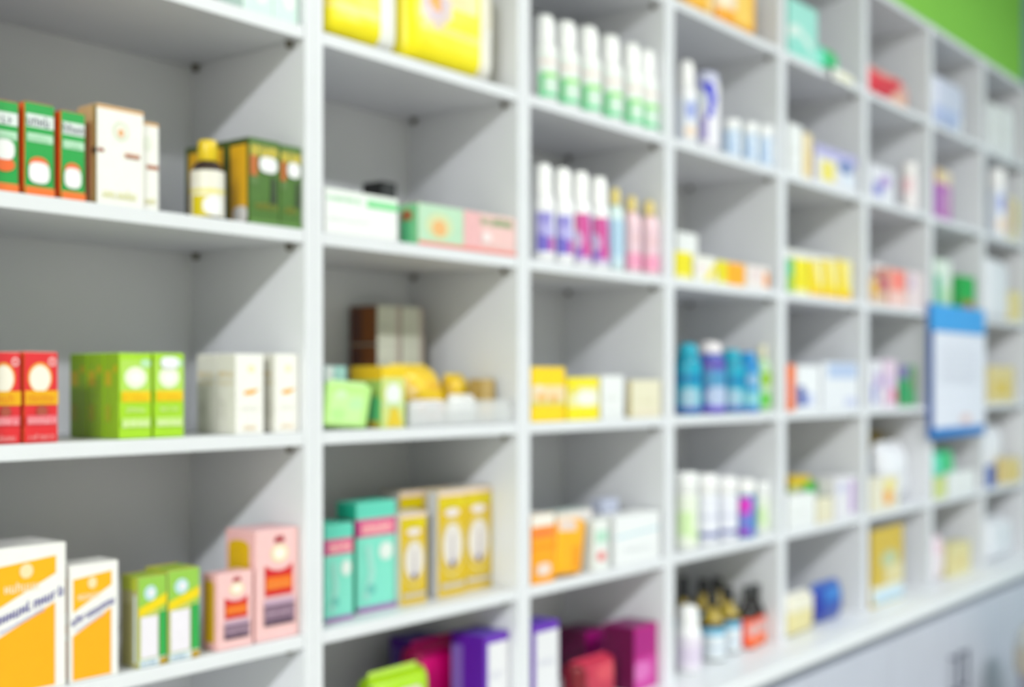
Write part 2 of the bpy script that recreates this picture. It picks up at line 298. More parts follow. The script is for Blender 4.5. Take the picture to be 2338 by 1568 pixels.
'orange': plain('#ffa800', '#f28a00', '#f3efe8', F=[('r',0,.84,1,1,'#f4efe6'),('r',.05,.66,.95,.82,'#ff9040'),('t',.1,.68,.9,.79,'#f47a10'),('r',0,.50,1,.56,'#ff9a00')], K=[(.5,.20,.30,.09,'#f2dcd0')]),
'orangepack': plain('#ffb400', seal='#f6e6d0', F=[('p',[(.6,.1),(.85,.1),(.8,.55),(.55,.5)],'#f59a00'),('r',.05,.82,.6,1,'#e8d2c8')]),
'whitered': plain('#efe8e4', '#e4dcd8', '#cfe0d8', F=[('t',.15,.6,.9,.8,'#f0b4a8'),('e',.7,.7,.2,.12,'#f2cfc6')]),
'greenred': plain('#ecefec', F=[('r',.1,.55,.95,.8,'#b9e0cb'),('e',.5,.28,.3,.11,'#ee9a9a'),('e',.45,.26,.15,.06,'#e26060')]),
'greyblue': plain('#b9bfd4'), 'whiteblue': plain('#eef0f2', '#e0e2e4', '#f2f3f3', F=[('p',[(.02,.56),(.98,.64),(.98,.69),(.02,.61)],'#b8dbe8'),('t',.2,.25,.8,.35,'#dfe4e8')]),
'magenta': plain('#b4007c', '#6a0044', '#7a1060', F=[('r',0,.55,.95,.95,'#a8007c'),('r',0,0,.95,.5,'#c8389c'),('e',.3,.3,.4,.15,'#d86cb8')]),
'redpack': plain('#c22a48', seal='#d84060', F=[('p',[(0,0),(.3,0),(.2,1),(0,1)],'#7a0018'),('e',.7,.7,.25,.2,'#d84858')]),
'orangebag': plain('#ffc84e', seal='#fff0c8', F=[('r',.62,0,1,1,'#ffd890'),('r',0,0,.6,.3,'#ffbf3a')]),
'orangebag2': plain('#ffb938', seal='#fff0c8', F=[('r',0,.3,.4,.9,'#fbe4c4'),('r',.4,.15,.75,1,'#ffd466'),('r',.0,0,.3,.28,'#ffae2a')]),
'whiteblueb': dict(body='#f0f0f4', cap='#f6f5f6', label='#e2e8f4', F=[('e',.45,.7,.16,.2,'#9aa8e4'),('e',.45,.2,.2,.14,'#f0dccc')]),
'bluearc': dict(body='#e8e6f2', cap='#c9cbe6', label='#ecebf4', span=260, F=[('p',[(.18,1),(.42,1),(.50,.75),(.42,.45),(.30,.42),(.36,.7),(.3,.85)],'#3238cc'),('r',.2,.1,.35,.45,'#b4a8dc'),('e',.24,.75,.1,.14,'#dfe6f0')]),
'blueJar': dict(body='#dbe6f4', cap='#f4f6f8', label='#c4d8f0', F=[('e',.4,.4,.14,.3,'#b4ccec'),('r',.5,.1,.8,.9,'#eef3f8')]),
'yellowflat': plain('#f2e400', '#e4d000', '#f0e88a', F=[('r',0,0,1,.12,'#f4ee9a'),('r',.1,.2,.9,.8,'#eee000')]),
'whiteyellow': plain('#f1efe6', '#e8e6da', F=[('p',[(.4,0),(.8,.1),(1,.6),(1,.9),(.7,.5)],'#f2e03c'),('e',.3,.5,.2,.2,'#f0e0e0')]),
'orangeflat': plain('#ffb400', '#f2dc30', '#f4dca0', F=[('r',.05,.12,.9,.9,'#ffae00')]),
'whiteorange': plain('#efe4e0', '#e8dcd6', F=[('r',.76,.1,.98,.75,'#f7a050'),('e',.4,.6,.25,.2,'#e8d4d4')]),
'aquab': dict(body='#0096b4', cap='#10a8c4', label='#12a6c6', F=[('r',.1,.1,.9,.5,'#62b8cc'),('e',.35,.3,.2,.2,'#9fc4d8'),('r',0,0,1,.08,'#5a50b4'),('r',.0,.6,1,.78,'#0080b4')]),
'violetb': dict(body='#4a58b4', cap='#ece6ea', label='#5a80c4', F=[('r',0,.88,1,1,'#6a3ca8'),('r',.15,.5,.85,.82,'#4c96c4'),('e',.5,.3,.3,.22,'#b4c4e4'),('r',0,0,1,.12,'#7a5cd0')]),
'blueb': dict(body='#0a84cc', cap='#1490d4', label='#1098d0', F=[('e',.5,.75,.25,.15,'#90b8dc'),('r',.2,.1,.8,.45,'#8cccd8'),('r',0,0,1,.07,'#5c70cc')]),
'greenb': dict(body='#b4d8ac', cap='#e0dcc0', label='#c4dcb8', F=[('r',.1,.62,.9,.95,'#96c81e'),('r',.1,.05,.9,.42,'#66c83c')]),
'whitelime': dict(body='#eef1ec', cap='#eef0f0', label='#e6eede', F=[('r',.2,.2,.5,.7,'#d0ecb4'),('r',.5,.1,.8,.3,'#cfe6b8')]),
'whitenavy': dict(body='#eceef2', cap='#eeeef0', label='#e4e6f2', F=[('r',0,.08,1,.2,'#3c4c9c'),('t',.2,.5,.8,.6,'#cfd2e4')]),
'magblue': dict(body='#2a8cc8', cap='#f0f0f0', label='#3a90d0', F=[('r',.1,.62,.5,1,'#d82cc0'),('r',.1,.35,.5,.6,'#8c6cd0'),('r',.5,.2,.9,.7,'#1484c4'),('r',.1,0,.5,.2,'#a03cc4')]),
'whitelilac': dict(body='#f0f0f2', cap='#f4f4f4', label='#e4dcea', F=[('r',.1,.2,.9,.7,'#d8cce2')]),
'syrupblue': dict(body='#24110f', cap='#17171a', neck='#a8912e', fin='glassy', label='#dfe6ec', F=[('r',0,.74,1,1,'#7cbcdc'),('t',.2,.3,.8,.42,'#b4c4d8')]),
'syrupred': dict(body='#1c1415', cap='#24282a', fin='glassy', label='#ef5a3c', F=[('e',.55,.6,.22,.24,'#d8b4b0'),('r',.4,.05,.8,.3,'#ff7a2a')]),
'tealpale': plain('#a4e4d8', '#7cd8c4', F=[('p',[(0,.3),(.4,.42),(.8,.2),(.8,.34),(.3,.58),(0,.5)],'#dff0ea'),('r',.1,.06,.6,.24,'#94e0d2')]),
'greenbag': plain('#3cc47c', seal='#a4dcc0', F=[('r',0,0,.22,1,'#66d8c0'),('p',[(.6,0),(1,0),(1,1),(.8,1)],'#a4dcc0'),('e',.4,.7,.14,.16,'#28bc64')]),
'yellowpale': plain('#f6e2b4', F=[('r',.1,.1,.9,.6,'#f6dca0')]),
'violetyellow': plain('#e6e4ec', '#c8c4e0', '#c4c0e4', F=[('r',0,.72,1,1,'#b8b4e0'),('r',.12,.08,.45,.62,'#f0e270'),('e',.72,.6,.2,.18,'#7a8cbc'),('r',.6,.1,.95,.4,'#e0e8f4')]),
'greenflat': plain('#58c886', F=[('r',0,0,1,.5,'#9cc840')]),
'yellowstreak': plain('#f6da00', '#ecc800', '#f4ecb0', F=[('p',[(.3,1),(.85,1),(1,.3),(.7,.3)],'#f4eca8'),('r',0,0,1,.08,'#f8b038')]),
'orangered': plain('#f47c54', F=[('r',0,.66,1,1,'#ff7a1e'),('r',0,0,1,.22,'#f27420')]),
'whitenavybox': plain('#eceef2', F=[('p',[(.02,.1),(.4,.1),(.3,.55),(.02,.55)],'#3a4aa4'),('r',.35,.1,.7,.4,'#c0c8ea')]),
'whitesky': plain('#e8eaf0', '#dfe2ec', '#b8c6e4', F=[('r',.15,.66,.95,.98,'#b6c6e6'),('r',.6,.05,.95,.25,'#ccd0ea')]),
'greenbright': plain('#2fc455', seal='#a8d860'), 'whitelilacbox': plain('#e6e4ea', F=[('r',.68,.1,.9,.9,'#c09ad4'),('e',.3,.75,.2,.12,'#c8c8e4')]),
'creampack': plain('#e9e4d2', seal='#e8e8e8', F=[('r',0,.0,.85,.62,'#e2d69c'),('r',.85,0,1,.5,'#b49c4c')]),
'bluebag': plain('#2c4ca8', seal='#5078c4', F=[('p',[(.2,.55),(.9,.6),(.8,.95),(.3,.9)],'#3478c8'),('r',0,.2,.2,.8,'#28349c')]),
'redbag': plain('#e4a49c', seal='#e48c8c', F=[('p',[(0,.2),(.35,.05),(.45,.2),(.75,.85),(.3,.7),(0,.85)],'#dc3444'),('r',.5,.0,.95,.35,'#f4c0a4'),('p',[(.5,.4),(.9,.3),(.8,.7)],'#e4b0a8')]),
'whitepinkj': dict(body='#efecea', cap='#f0ecec', label='#eee8ea', F=[('r',0,.5,.4,1,'#f0ccd2')]),
'redyellow': plain('#d8b8a0', F=[('r',.0,.3,.5,.8,'#e8b84c'),('r',.5,.5,1,1,'#b8506c')]),
'coral': plain('#f0a898', F=[('r',.3,.45,.8,.95,'#fa7468'),('r',0,0,1,.4,'#f2c8c0')]), 'palepink': plain('#e8d6d8', F=[('r',.1,.5,.4,.9,'#cbb0cc')]),
'pinklilac': plain('#e4cce0', F=[('r',.1,.4,.5,.7,'#c8b0dc'),('e',.75,.25,.2,.16,'#e4648c')]),
'greenviolet': plain('#4c9c5c', '#5c7c54', F=[('r',0,.68,.55,1,'#8070b0'),('r',.0,.15,.5,.66,'#109c58'),('r',.5,.4,1,.95,'#6c9060')]),
'mustard': plain('#b89c34', F=[('r',.2,.05,.8,.3,'#b4b48c')]), 'whitebag': plain('#e6e8ee', seal='#eef0f2'),
'orangespot': plain('#e8e2cc', '#e0dac4', '#eceae0', F=[('e',.62,.42,.17,.28,'#f2a83c'),('e',.66,.75,.2,.2,'#f0e08c')]),
'mustardtall': plain('#d2b43c', '#c8a42c', '#a88c10', F=[('r',0,.05,1,.25,'#e2e6de'),('r',.1,.02,1,.16,'#bcd8ec'),('e',.55,.58,.26,.12,'#bcc8a0'),('r',.4,.28,1,.5,'#e0d4a0')]),
'bluewhite': plain('#d2d6ea', seal='#e6e8f2', F=[('r',0,0,.75,.4,'#b4c0e4'),('r',.72,.0,1,.3,'#eef0f6')]),
'purpleyellow': plain('#b468b4', F=[('r',0,.72,1,1,'#e0ceb0'),('r',0,.72,.25,1,'#e0c470'),('r',.4,.1,.85,.6,'#c494bc'),('r',0,.1,.3,.65,'#b05cc0')]),
'greenwhite': plain('#dbe8dc', '#b8dcc0', '#eef2ee', F=[('r',0,.1,.32,.7,'#34b48c'),('r',.4,.05,.95,.5,'#c0e0b4')]),
'greenred2': plain('#0ca83c', '#3cb45c', F=[('r',.3,.02,.9,.36,'#c07020'),('r',0,.05,.3,.4,'#5c8c1c')]),
'limepale': plain('#d2dc8c'), 'pinkwhite2': plain('#ecdfe4', seal='#ecc8d4', F=[('e',.4,.8,.3,.15,'#eccbd8')]), 'yellowpalebox': plain('#e2d8a0', F=[('r',.1,.2,.8,.7,'#e0d090')]),
'yellowrose': plain('#e0d8b0', F=[('r',0,.1,.4,.9,'#d8bcc4'),('r',.5,.3,.95,.9,'#dccf7c')]), 'yellowsoft': plain('#e2cf90', F=[('r',.2,.2,.8,.6,'#dfc35c')]), 'bluebox': plain('#4c64b4'),
}
ART['whitevioletbox'] = plain('#e6e6ee', F=[('r',.1,.1,.5,.5,'#9494d4'),('e',.6,.6,.25,.2,'#b8a0d4')])
ART['amberyellow'] = dict(body='#3a2a28', cap='#e8c814', fin='glassy', label='#ece8de', span=230, F=[('r',0,.50,1,.60,'#eadf8a'),('r',.28,0,.62,.46,'#dcc800'),('r',0,0,.2,.4,'#efe2c0')], KB=[(.42,.155,.0145,'#efeff2')])
ART['limestk'] = dict(ART['lime'], K=[(.5,.885,.3,.07,'#f2f4fa')])
ART['syrupdark'] = dict(body='#1c1212', cap='#17171a', fin='glassy', label='#2a1a18')


SEED = [11]
def box(name, label, cat, group, loc, dim, rz, lean, art):
    w, d, h = dim; A = ART[art]; SEED[0] += 7
    rot = (math.radians(lean), 0, math.radians(rz))
    t = thing(name, label, cat, loc, group, rot, True)
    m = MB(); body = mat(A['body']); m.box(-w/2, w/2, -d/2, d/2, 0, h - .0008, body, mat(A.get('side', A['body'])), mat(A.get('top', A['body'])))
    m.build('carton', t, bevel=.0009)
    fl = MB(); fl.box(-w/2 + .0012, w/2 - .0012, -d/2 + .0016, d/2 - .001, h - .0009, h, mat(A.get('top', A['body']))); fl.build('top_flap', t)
    asp = w / h
    if A.get('F'): print_face('front_print', t, A['F'], lambda u, v, e: (-w/2 + u*w, -d/2 - e, v*h*.985 + .004*h), asp, SEED[0], A['body'])
    if A.get('L'): print_face('side_print', t, A['L'], lambda u, v, e: (-w/2 - e, d/2 - u*d, v*h*.985 + .004*h), d/h, SEED[0] + 3, A.get('side', A['body']))
    if A.get('T'): print_face('top_print', t, A['T'], lambda u, v, e: (-w/2 + u*w, -d/2 + v*d, h + e), w/d, SEED[0] + 5, A.get('top', A['body']))
    for key, pl in (('K', lambda u, v, e: (-w/2 + u*w, -d/2 - .0022 - e, v*h)), ('KL', lambda u, v, e: (-w/2 - .0022 - e, d/2 - u*d, v*h))):
        for (u, v, ru, rv, c) in A.get(key, ()):
            ring = [(u + ru*abs(math.cos(a))**.7*math.copysign(1, math.cos(a)), v + rv*abs(math.sin(a))**.7*math.copysign(1, math.sin(a))) for a in [k*math.pi/10 for k in range(20)]]
            s = MB(); s.poly([pl(min(max(a,.01),.99), min(max(b_,.01),.99), .0004) for a, b_ in ring], mat(c)); 
            s.poly([pl(min(max(a,.01),.99), min(max(b_,.01),.99), -.0002) for a, b_ in ring][::-1], mat(c))
            so = s.build('price_sticker', t); so['label'] = 'white round price sticker'
    return t

PROF = {  # body (r, z) fractions, cap (r, z), label span (z0, z1)
 'tall':  ([(.9,0),(1,.02),(1,.56),(.96,.60),(.88,.655),(.78,.69),(.7,.70)], [(.82,.685),(.82,.69),(.78,.86),(.72,.96),(.55,1),(0,1)], (.05,.55)),
 'round': ([(.85,0),(1,.03),(1,.62),(.93,.70),(.7,.77),(.45,.80),(.4,.82)], [(.56,.80),(.56,.82),(.54,.95),(.42,1),(0,1)], (.06,.62)),
 'jar':   ([(.92,0),(1,.03),(1,.70),(.9,.74),(.88,.76)], [(.98,.745),(1.0,.76),(1.0,.95),(.92,1),(0,1)], (.06,.69)),
 'squat': ([(.9,0),(1,.03),(1,.70),(.96,.76),(.82,.82),(.6,.84)], [(.74,.83),(.76,.85),(.74,.93),(.55,.985),(.3,1),(0,1)], (.05,.70)),
 'amber': ([(.92,0),(1,.02),(1,.50),(.92,.57),(.6,.66),(.4,.72),(.36,.78),(.36,.84)], [(.42,.82),(.44,.83),(.44,.985),(.4,1),(0,1)], (.03,.49)),
 'medicine': ([(.92,0),(1,.02),(1,.56),(.95,.63),(.78,.70),(.5,.735),(.48,.76)], [(.56,.735),(.58,.74),(.58,.97),(.53,1),(0,1)], (.02,.60)),
 'tube':  ([(.8,0),(.95,.03),(1,.5),(1,.80),(.94,.86)], [(.96,.85),(.97,.86),(.9,.95),(.6,.995),(0,1)], (.05,.84)),
}
def bottle(name, label, cat, group, loc, rh, kind, turn, art):
    R, H = rh; A = ART[art]; SEED[0] += 7
    t = thing(name, label, cat, loc, group, (0, 0, math.radians(turn)), True)
    body, cap, (l0, l1) = PROF[kind]
    m = MB(); m.lathe([(0, 0)] + [(r*R*.985, z*H) for r, z in body], mat(A['body'], A.get('fin', 'plastic'))); m.build('bottle_body', t, smooth=True, weld=True)
    m = MB(); m.lathe([(0, cap[0][1]*H)] + [(r*R*.985, z*H) for r, z in cap], mat(A['cap'], 'plastic')); m.build('cap', t, smooth=True, weld=True)
    if A.get('neck'):
        m = MB(); m.lathe([(r*R + .0006, z*H) for r, z in body if .56 < z < .80], mat(A['neck'], 'ink')); m.build('neck_label', t, smooth=True)
    if A.get('label') is not None:
        span = math.radians(A.get('span', 200)); m = MB(); i = 0
        lay = [('r', 0, 0, 1, 1, A['label'])] + A.get('F', [])
        N = 26; V = 20
        cs = []
        for k in range(N):
            for j in range(V):
                u, v = (k + .5)/N, (j + .5)/V; c = A['label']
                for s in A.get('F', []):
                    if inside(s, u, v): c = s[5] if s[0] != 'p' else s[2]
                a0 = -span/2 + span*k/N; a1 = a0 + span/N; z0 = (l0 + (l1-l0)*j/V)*H; z1 = (l0 + (l1-l0)*(j+1)/V)*H
                rr = R + .0003
                m.poly([(rr*math.sin(a0), -rr*math.cos(a0), z0), (rr*math.sin(a1), -rr*math.cos(a1), z0), (rr*math.sin(a1), -rr*math.cos(a1), z1), (rr*math.sin(a0), -rr*math.cos(a0), z1)], mat(c, 'ink'))
        m.build('label', t, smooth=True, weld=True)
    for (a, z, rr, c) in A.get('KB', ()):
        m = MB(); q = lambda f, k: ((R + .0012)*math.sin(a + f*rr/R*math.cos(k*math.pi/10)), -(R + .0012)*math.cos(a + f*rr/R*math.cos(k*math.pi/10)), z*H + f*rr*math.sin(k*math.pi/10))
        for f0, f1 in ((.02, .35), (.35, .7), (.7, 1)):
            for k in range(20): m.poly([q(f0, k), q(f1, k), q(f1, k + 1), q(f0, k + 1)], mat(c))
        so = m.build('price_sticker', t); so['label'] = 'white round price sticker'
    return t
def inside(s, u, v):
    if s[0] in 'rt':
        sk = s[6] * (u - s[1]) / max(s[3]-s[1], 1e-6) if len(s) > 6 else 0
        return s[1] <= u <= s[3] and s[2] + sk <= v <= s[4] + sk
    if s[0] == 'e': return ((u - s[1])/s[3])**2 + ((v - s[2])/s[4])**2 <= 1
    if s[0] == 'p':
        c = False; p = s[1]
        for i in range(len(p)):
            (x1, y1), (x2, y2) = p[i], p[i-1]
            if (y1 > v) != (y2 > v) and u < (x2 - x1)*(v - y1)/(y2 - y1) + x1: c = not c
        return c
def pouch(name, label, cat, group, loc, dim, style, rot, art, _):
    w, d, h = dim; A = ART[art]; SEED[0] += 7; rnd = random.Random(SEED[0])
    E = Euler([math.radians(a) for a in rot]); M = E.to_matrix()
    NU, NV = 26, 26
    ph = [rnd.uniform(0, 6.28) for _ in range(6)]
    ex = {'pillow': 2.6, 'block': 9, 'flat': 14}[style]; bot_flat = style != 'flat'
    def bulge(u, v):
        a = max(0, 1 - abs(2*u - 1)**ex)**.5
        b_ = max(0, 1 - abs(2*v - 1)**ex)**.5
        if style == 'pillow' and v < .5: b_ = max(b_, .75 * (1 - abs(2*v - 1)**8)**.5)
        return a * b_
    def wob(u, v): return .05*math.sin(9*u + ph[0] + 4*v) + .04*math.sin(13*v + ph[1] - 5*u) + .03*math.sin(21*u + 17*v + ph[2])
    amp = {'pillow': 1.0, 'block': .18, 'flat': .2}[style]
    rows = {}
    m = MB(); base = mat(A['body'], 'film')
    def pt(u, v, sgn):
        k = bulge(u, v)*(1 + amp*wob(u, v))
        sh = {'pillow': .06, 'block': .015, 'flat': .0}[style]
        xx = (u - .5)*w*(1 - sh*(abs(2*v - 1)**2)) ; zz = v*h - (sh*.5*h*math.cos(math.pi*(u - .5))*0)
        if style == 'flat': xx += .10*w*(v - .5)
        return M @ Vector((xx, sgn*d/2*k*.97, zz))
    zmin = 1e9; vv = []
    for sgn in (-1, 1):
        for j in range(NV + 1):
            for i in range(NU + 1):
                p = pt(i/NU, j/NV, sgn); vv.append(p); zmin = min(zmin, p.z)
    m.v = [(p.x, p.y, p.z - zmin) for p in vv]
    n1 = (NU + 1)*(NV + 1)
    for s_ in (0, 1):
        for j in range(NV):
            for i in range(NU):
                a = s_*n1 + j*(NU + 1) + i
                u, v = (i + .5)/NU, (j + .5)/NV; c = A['body']
                if s_ == 0:
                    for sp in A.get('F', []):
                        if inside(sp, u, v): c = sp[5] if sp[0] != 'p' else sp[2]
                f = (a, a + 1, a + NU + 2, a + NU + 1)
                m.f.append(f if s_ == 0 else f[::-1]); m.m.append(m.slot(mat(c, 'film')))
    t = thing(name, label, cat, loc, group, lift=True)
    m.build('pack_body', t, smooth=True, weld=True)
    if style != 'block' or True:   # crimped seal along the top
        s2 = MB(); sw = w*.90; n = 18; sealh = min(.010, h*.08); sc = mat(A.get('seal', A['body']), 'film')
        for i in range(n):
            ua, ub = .05 + .9*i/n, .05 + .9*(i + 1)/n
            q = []
            for u, e in ((ua, 0), (ub, 0), (ub, 1), (ua, 1)):
                xx = (u - .5)*w*.92 + (.05*w if style == 'flat' else 0)
                p = M @ Vector((xx, .0016*math.sin(u*60), h*.99 + e*sealh)); q.append((p.x, p.y, p.z - zmin))
            s2.poly(q, sc)
        s2.build('seal_strip', t, smooth=True, weld=True)
    return t
def basket(q):
    xa, xb, ya, yb, z, h = q; cm = clear_mat(); th = .0025
    t = thing('clear_basket', 'low clear plastic basket heaped with yellow sachets', 'basket', ((xa + xb)/2, (ya + yb)/2, z), lift=True)
    w, d = (xb - xa)/2, (yb - ya)/2
    m = MB(); m.box(-w, w, -d, d, .0002, th, cm); m.build('basket_floor', t)
    for (a, b_, c, e) in ((-w, w, -d, -d + th), (-w, w, d - th, d), (-w, -w + th, -d + th, d - th), (w - th, w, -d + th, d - th)):
        m = MB(); m.box(a, b_, c, e, th, h, cm); m.build('basket_wall', t)
    m = MB()
    for (a, b_, c, e) in ((-w - .002, w + .002, -d - .003, -d + th + .001), (-w - .002, w + .002, d - th, d + .002), (-w - .002, -w + th, -d, d), (w - th, w + .002, -d, d)):
        m.box(a, b_, c, e, h, h + .003, cm)
    m.build('rim', t)
def paper_tag(q):
    xa, xb, z = q; m = MB(); pm = mat('#fbfbf8', 'card')
    t = thing('paper_tag', 'white paper tag folded over the shelf lip by the fifth post', 'tag', ((xa + xb)/2, 0, z))
    w = xb - xa; n = 8
    prof = [(.05, .0016), (.03, .0022), (.012, .006), (0, .0095), (-.008, .008), (-.013, .002), (-.015, -.008), (-.016, -.018), (-.013, -.027)]
    def P(k, i, off):
        y, zz = prof[k]; u = i/n; s = .004*math.sin(math.pi*u)
        return (-w/2 + w*u, y - (s if k > 3 else 0) + off*.0, zz + s*(.5 if k < 6 else 0) + off)
    for off, fl in ((0, 1), (.0007, 0)):
        for k in range(len(prof) - 1):
            for i in range(n):
                f = [P(k, i, off), P(k, i+1, off), P(k+1, i+1, off), P(k+1, i, off)]
                m.poly(f[::-1] if fl else f, pm)
    m.build('folded_sheet', t, smooth=True, weld=True)
    l = MB(); l.poly([(-w*.36, -.0205, -.0035), (w*.36, -.0205, -.0035), (w*.36, -.0215, -.0155), (-w*.36, -.0215, -.0155)], mat('#f4f0c8', 'ink')); l.build('price_strip', t)
def holder(q):
    xa, xb, zt, zb = q; w = xb - xa; h = zt - zb
    t = thing('document_holder', 'blue-framed document holder hanging in front of the seventh bay', 'holder', ((xa + xb)/2, -.001, zb))
    m = MB(); m.box(-w/2, w/2, -.010, 0, 0, h, mat('#2a5fb0', 'plastic')); m.build('back_plate', t, bevel=.001)
    m = MB(); m.box(-w/2, w/2, -.022, -.0105, h*.80, h, mat('#3b9fe8', 'plastic')); m.build('header', t, bevel=.001)
    m = MB(); m.box(-w/2, w/2, -.022, -.0105, 0, h*.075, mat('#0a72c4', 'plastic')); m.build('bottom_rail', t, bevel=.001)
    m = MB(); m.box(-w/2, -w/2 + .006, -.021, -.0105, h*.075, h*.80, mat('#2a4fa0', 'plastic')); m.build('side_rail', t)
    m = MB(); m.box(-w/2 + .008, w/2, -.018, -.0108, h*.077, h*.798, mat('#e6e8f4', 'card'))
    pg = m.build('page', t)
    sh = [('t', .12, .90 - k*.06, .86, .925 - k*.06, '#cfd0dc') for k in range(8)] + [('e', .62, .10, .10, .05, '#e8c8c4')]
    print_face('page_print', pg, sh, lambda u, v, e: (-w/2 + .008 + u*(w - .01), -.018 - e, h*(.06 + .735*v)), w/h, 5, '#e6e8f4')
def bin_(q):
    x, y = q
    t = thing('waste_bin', 'pale waste bin with cream rim at the lower right corner', 'bin', (x, y, 0))
    m = MB(); m.lathe([(0, 0), (.11, 0), (.12, .01), (.142, .48)], mat('#b4b2bf', 'plastic')); m.build('bin_body', t, smooth=True)
    m = MB(); m.lathe([(.148, .46), (.152, .47), (.152, .53), (.147, .55)], mat('#cfc6b4', 'plastic')); m.build('rim_band', t, smooth=True)
    m = MB(); m.lathe([(.15, .552), (.15, .57), (.13, .61), (.08, .635), (0, .64)], mat('#d5d8d4', 'plastic')); m.build('lid', t, smooth=True)

# ------------------------------------------------------------------ goods on the shelves
box('medicine_box','pale mint carton at the top picture edge, farther from the post','box','pale mint cartons',(-0.1223, 0.042, 2.0109),(0.0565, 0.06, 0.141),0,0,'mint')
box('medicine_box','pale mint carton at the top picture edge, beside the first post','box','pale mint cartons',(-0.0663, 0.042, 2.0109),(0.0525, 0.06, 0.1593),0,0,'mint')
box('medicine_box','green carton with orange side, cut by the left picture edge','box','green cartons with orange sides',(-0.5344, 0.0345, 1.6902),(0.0399, 0.045, 0.116),0,0,'greenor1')
box('medicine_box','middle one of three green cartons with orange sides','box','green cartons with orange sides',(-0.4847, 0.0345, 1.6902),(0.0413, 0.045, 0.1205),0,0,'greenor')
box('medicine_box','green carton with orange side standing next to the tall white carton','box','green cartons with orange sides',(-0.4365, 0.0345, 1.6902),(0.0349, 0.045, 0.1177),0,0,'greenor')
box('medicine_box','tall white carton with tan side and round emblem','box','white cartons with tan sides',(-0.3654, 0.0324, 1.6902),(0.074, 0.0447, 0.1358),0,0,'whitetan')
box('medicine_box','narrower white carton half hidden behind the tall emblem carton','box','white cartons with tan sides',(-0.3122, 0.041, 1.6902),(0.0254, 0.05, 0.1246),0,0,'whitetan2')
box('medicine_box','dark green carton with yellow side and white sticker, next to small brown bottle','box','dark green cartons with yellow sides',(-0.1149, 0.0307, 1.6902),(0.0595, 0.0494, 0.1301),0,0,'darkgreen')
box('medicine_box','dark green carton in the rear whose yellow side is behind the brown bottle','box','dark green cartons with yellow sides',(-0.1149, 0.1094, 1.6902),(0.0595, 0.104, 0.1301),0,0,'darkgreen')
box('medicine_box','dark green carton with white sticker touching the shelf post','box','dark green cartons with yellow sides',(-0.0618, 0.031, 1.6902),(0.0436, 0.05, 0.1281),0,0,'darkgreen')
bottle('medicine_bottle','small brown bottle with yellow cap and white-yellow label','bottle',None,(-0.2042, 0.0287, 1.6902),(0.0247, 0.1164),'medicine',-45,'amberyellow')
box('medicine_box','red carton with yellow band cut by the left picture edge','box','red cartons',(-0.5326, 0.037, 1.3709),(0.0424, 0.05, 0.117),0,0,'red')
box('medicine_box','red carton with yellow band and white blot, beside lime cartons','box','red cartons',(-0.4825, 0.037, 1.3709),(0.047, 0.05, 0.1179),0,0,'red')
box('medicine_box','lime carton at the front of its pair, nearer the red cartons','box','lime green cartons',(-0.3402, 0.0296, 1.3709),(0.0524, 0.0352, 0.1188),0,0,'lime')
box('medicine_box','lime carton standing nearest the white and gold cartons','box','lime green cartons',(-0.2848, 0.0296, 1.3709),(0.0514, 0.0352, 0.1198),0,0,'limestk')
box('medicine_box','lime carton second in depth, showing only its dark side','box','lime green cartons',(-0.3402, 0.0684, 1.3709),(0.0524, 0.0384, 0.1188),0,0,'lime')
box('medicine_box','lime carton rearmost, showing only its dark side','box','lime green cartons',(-0.3402, 0.1105, 1.3709),(0.0524, 0.0418, 0.1188),0,0,'lime')
box('medicine_box','white carton with gold print at the front, beside the lime cartons','box','white cartons with gold print',(-0.1385, 0.0347, 1.3709),(0.0541, 0.0454, 0.1212),0,0,'cream')
box('medicine_box','white carton with gold print, rear one showing only its side','box','white cartons with gold print',(-0.1385, 0.0818, 1.3709),(0.0541, 0.0448, 0.1212),0,0,'cream')
box('medicine_box','white carton with gold print touching the first shelf post','box','white cartons with gold print',(-0.0645, 0.037, 1.3709),(0.0489, 0.05, 0.1227),0,0,'cream')
box('medicine_box','big white and orange carton with slanted blue lettering at the lower left','box','white and orange cartons with slanted blue lettering',(-0.5032, 0.0465, 1.0516),(0.1022, 0.085, 0.1885),0,0,'orangewhite')
box('medicine_box','smaller white and orange carton with slanted blue lettering','box','white and orange cartons with slanted blue lettering',(-0.4097, 0.0264, 1.0516),(0.0729, 0.0448, 0.1562),0,0,'orangewhite')
box('medicine_box','green and yellow carton with white panel, beside the white and orange carton','box','green and yellow cartons',(-0.3152, 0.0286, 1.0516),(0.0463, 0.0413, 0.1268),0,0,'greenyellow')
box('medicine_box','green and yellow carton with white panel, beside the small pink carton','box','green and yellow cartons',(-0.2621, 0.0355, 1.0516),(0.0539, 0.055, 0.13),0,0,'greenyellow')
box('medicine_box','small pink carton with yellow side and red block','box','pink cartons with yellow sides',(-0.1679, 0.0269, 1.0516),(0.0668, 0.0338, 0.1134),0,0,'pink')
box('medicine_box','large pink carton with yellow side and red block','box','pink cartons with yellow sides',(-0.0836, 0.0474, 1.0516),(0.0872, 0.0707, 0.1701),0,0,'pink')
pouch('plastic_pack','yellow plastic pack with white end on the upper shelf, beside the first post','pack','yellow diaper packs',(0.1033, 0.071, 2.0109),(0.1916, 0.13, 0.1723),'block',(0, 0, 0),'yellowpack',0)
pouch('plastic_pack','yellow plastic pack with round emblem and cream end','pack','yellow diaper packs',(0.3339, 0.071, 2.0109),(0.263, 0.13, 0.1986),'block',(0, 0, 0),'yellowpack2',0)
box('medicine_box','flat white carton with a green stripe along its top','box',None,(0.0929, 0.049, 1.6902),(0.1688, 0.09, 0.0729),0,0,'whitegreen')
box('black_case','small black case behind the flat white carton','case',None,(0.2768, 0.145, 1.6902),(0.038, 0.05, 0.1264),0,0,'black')
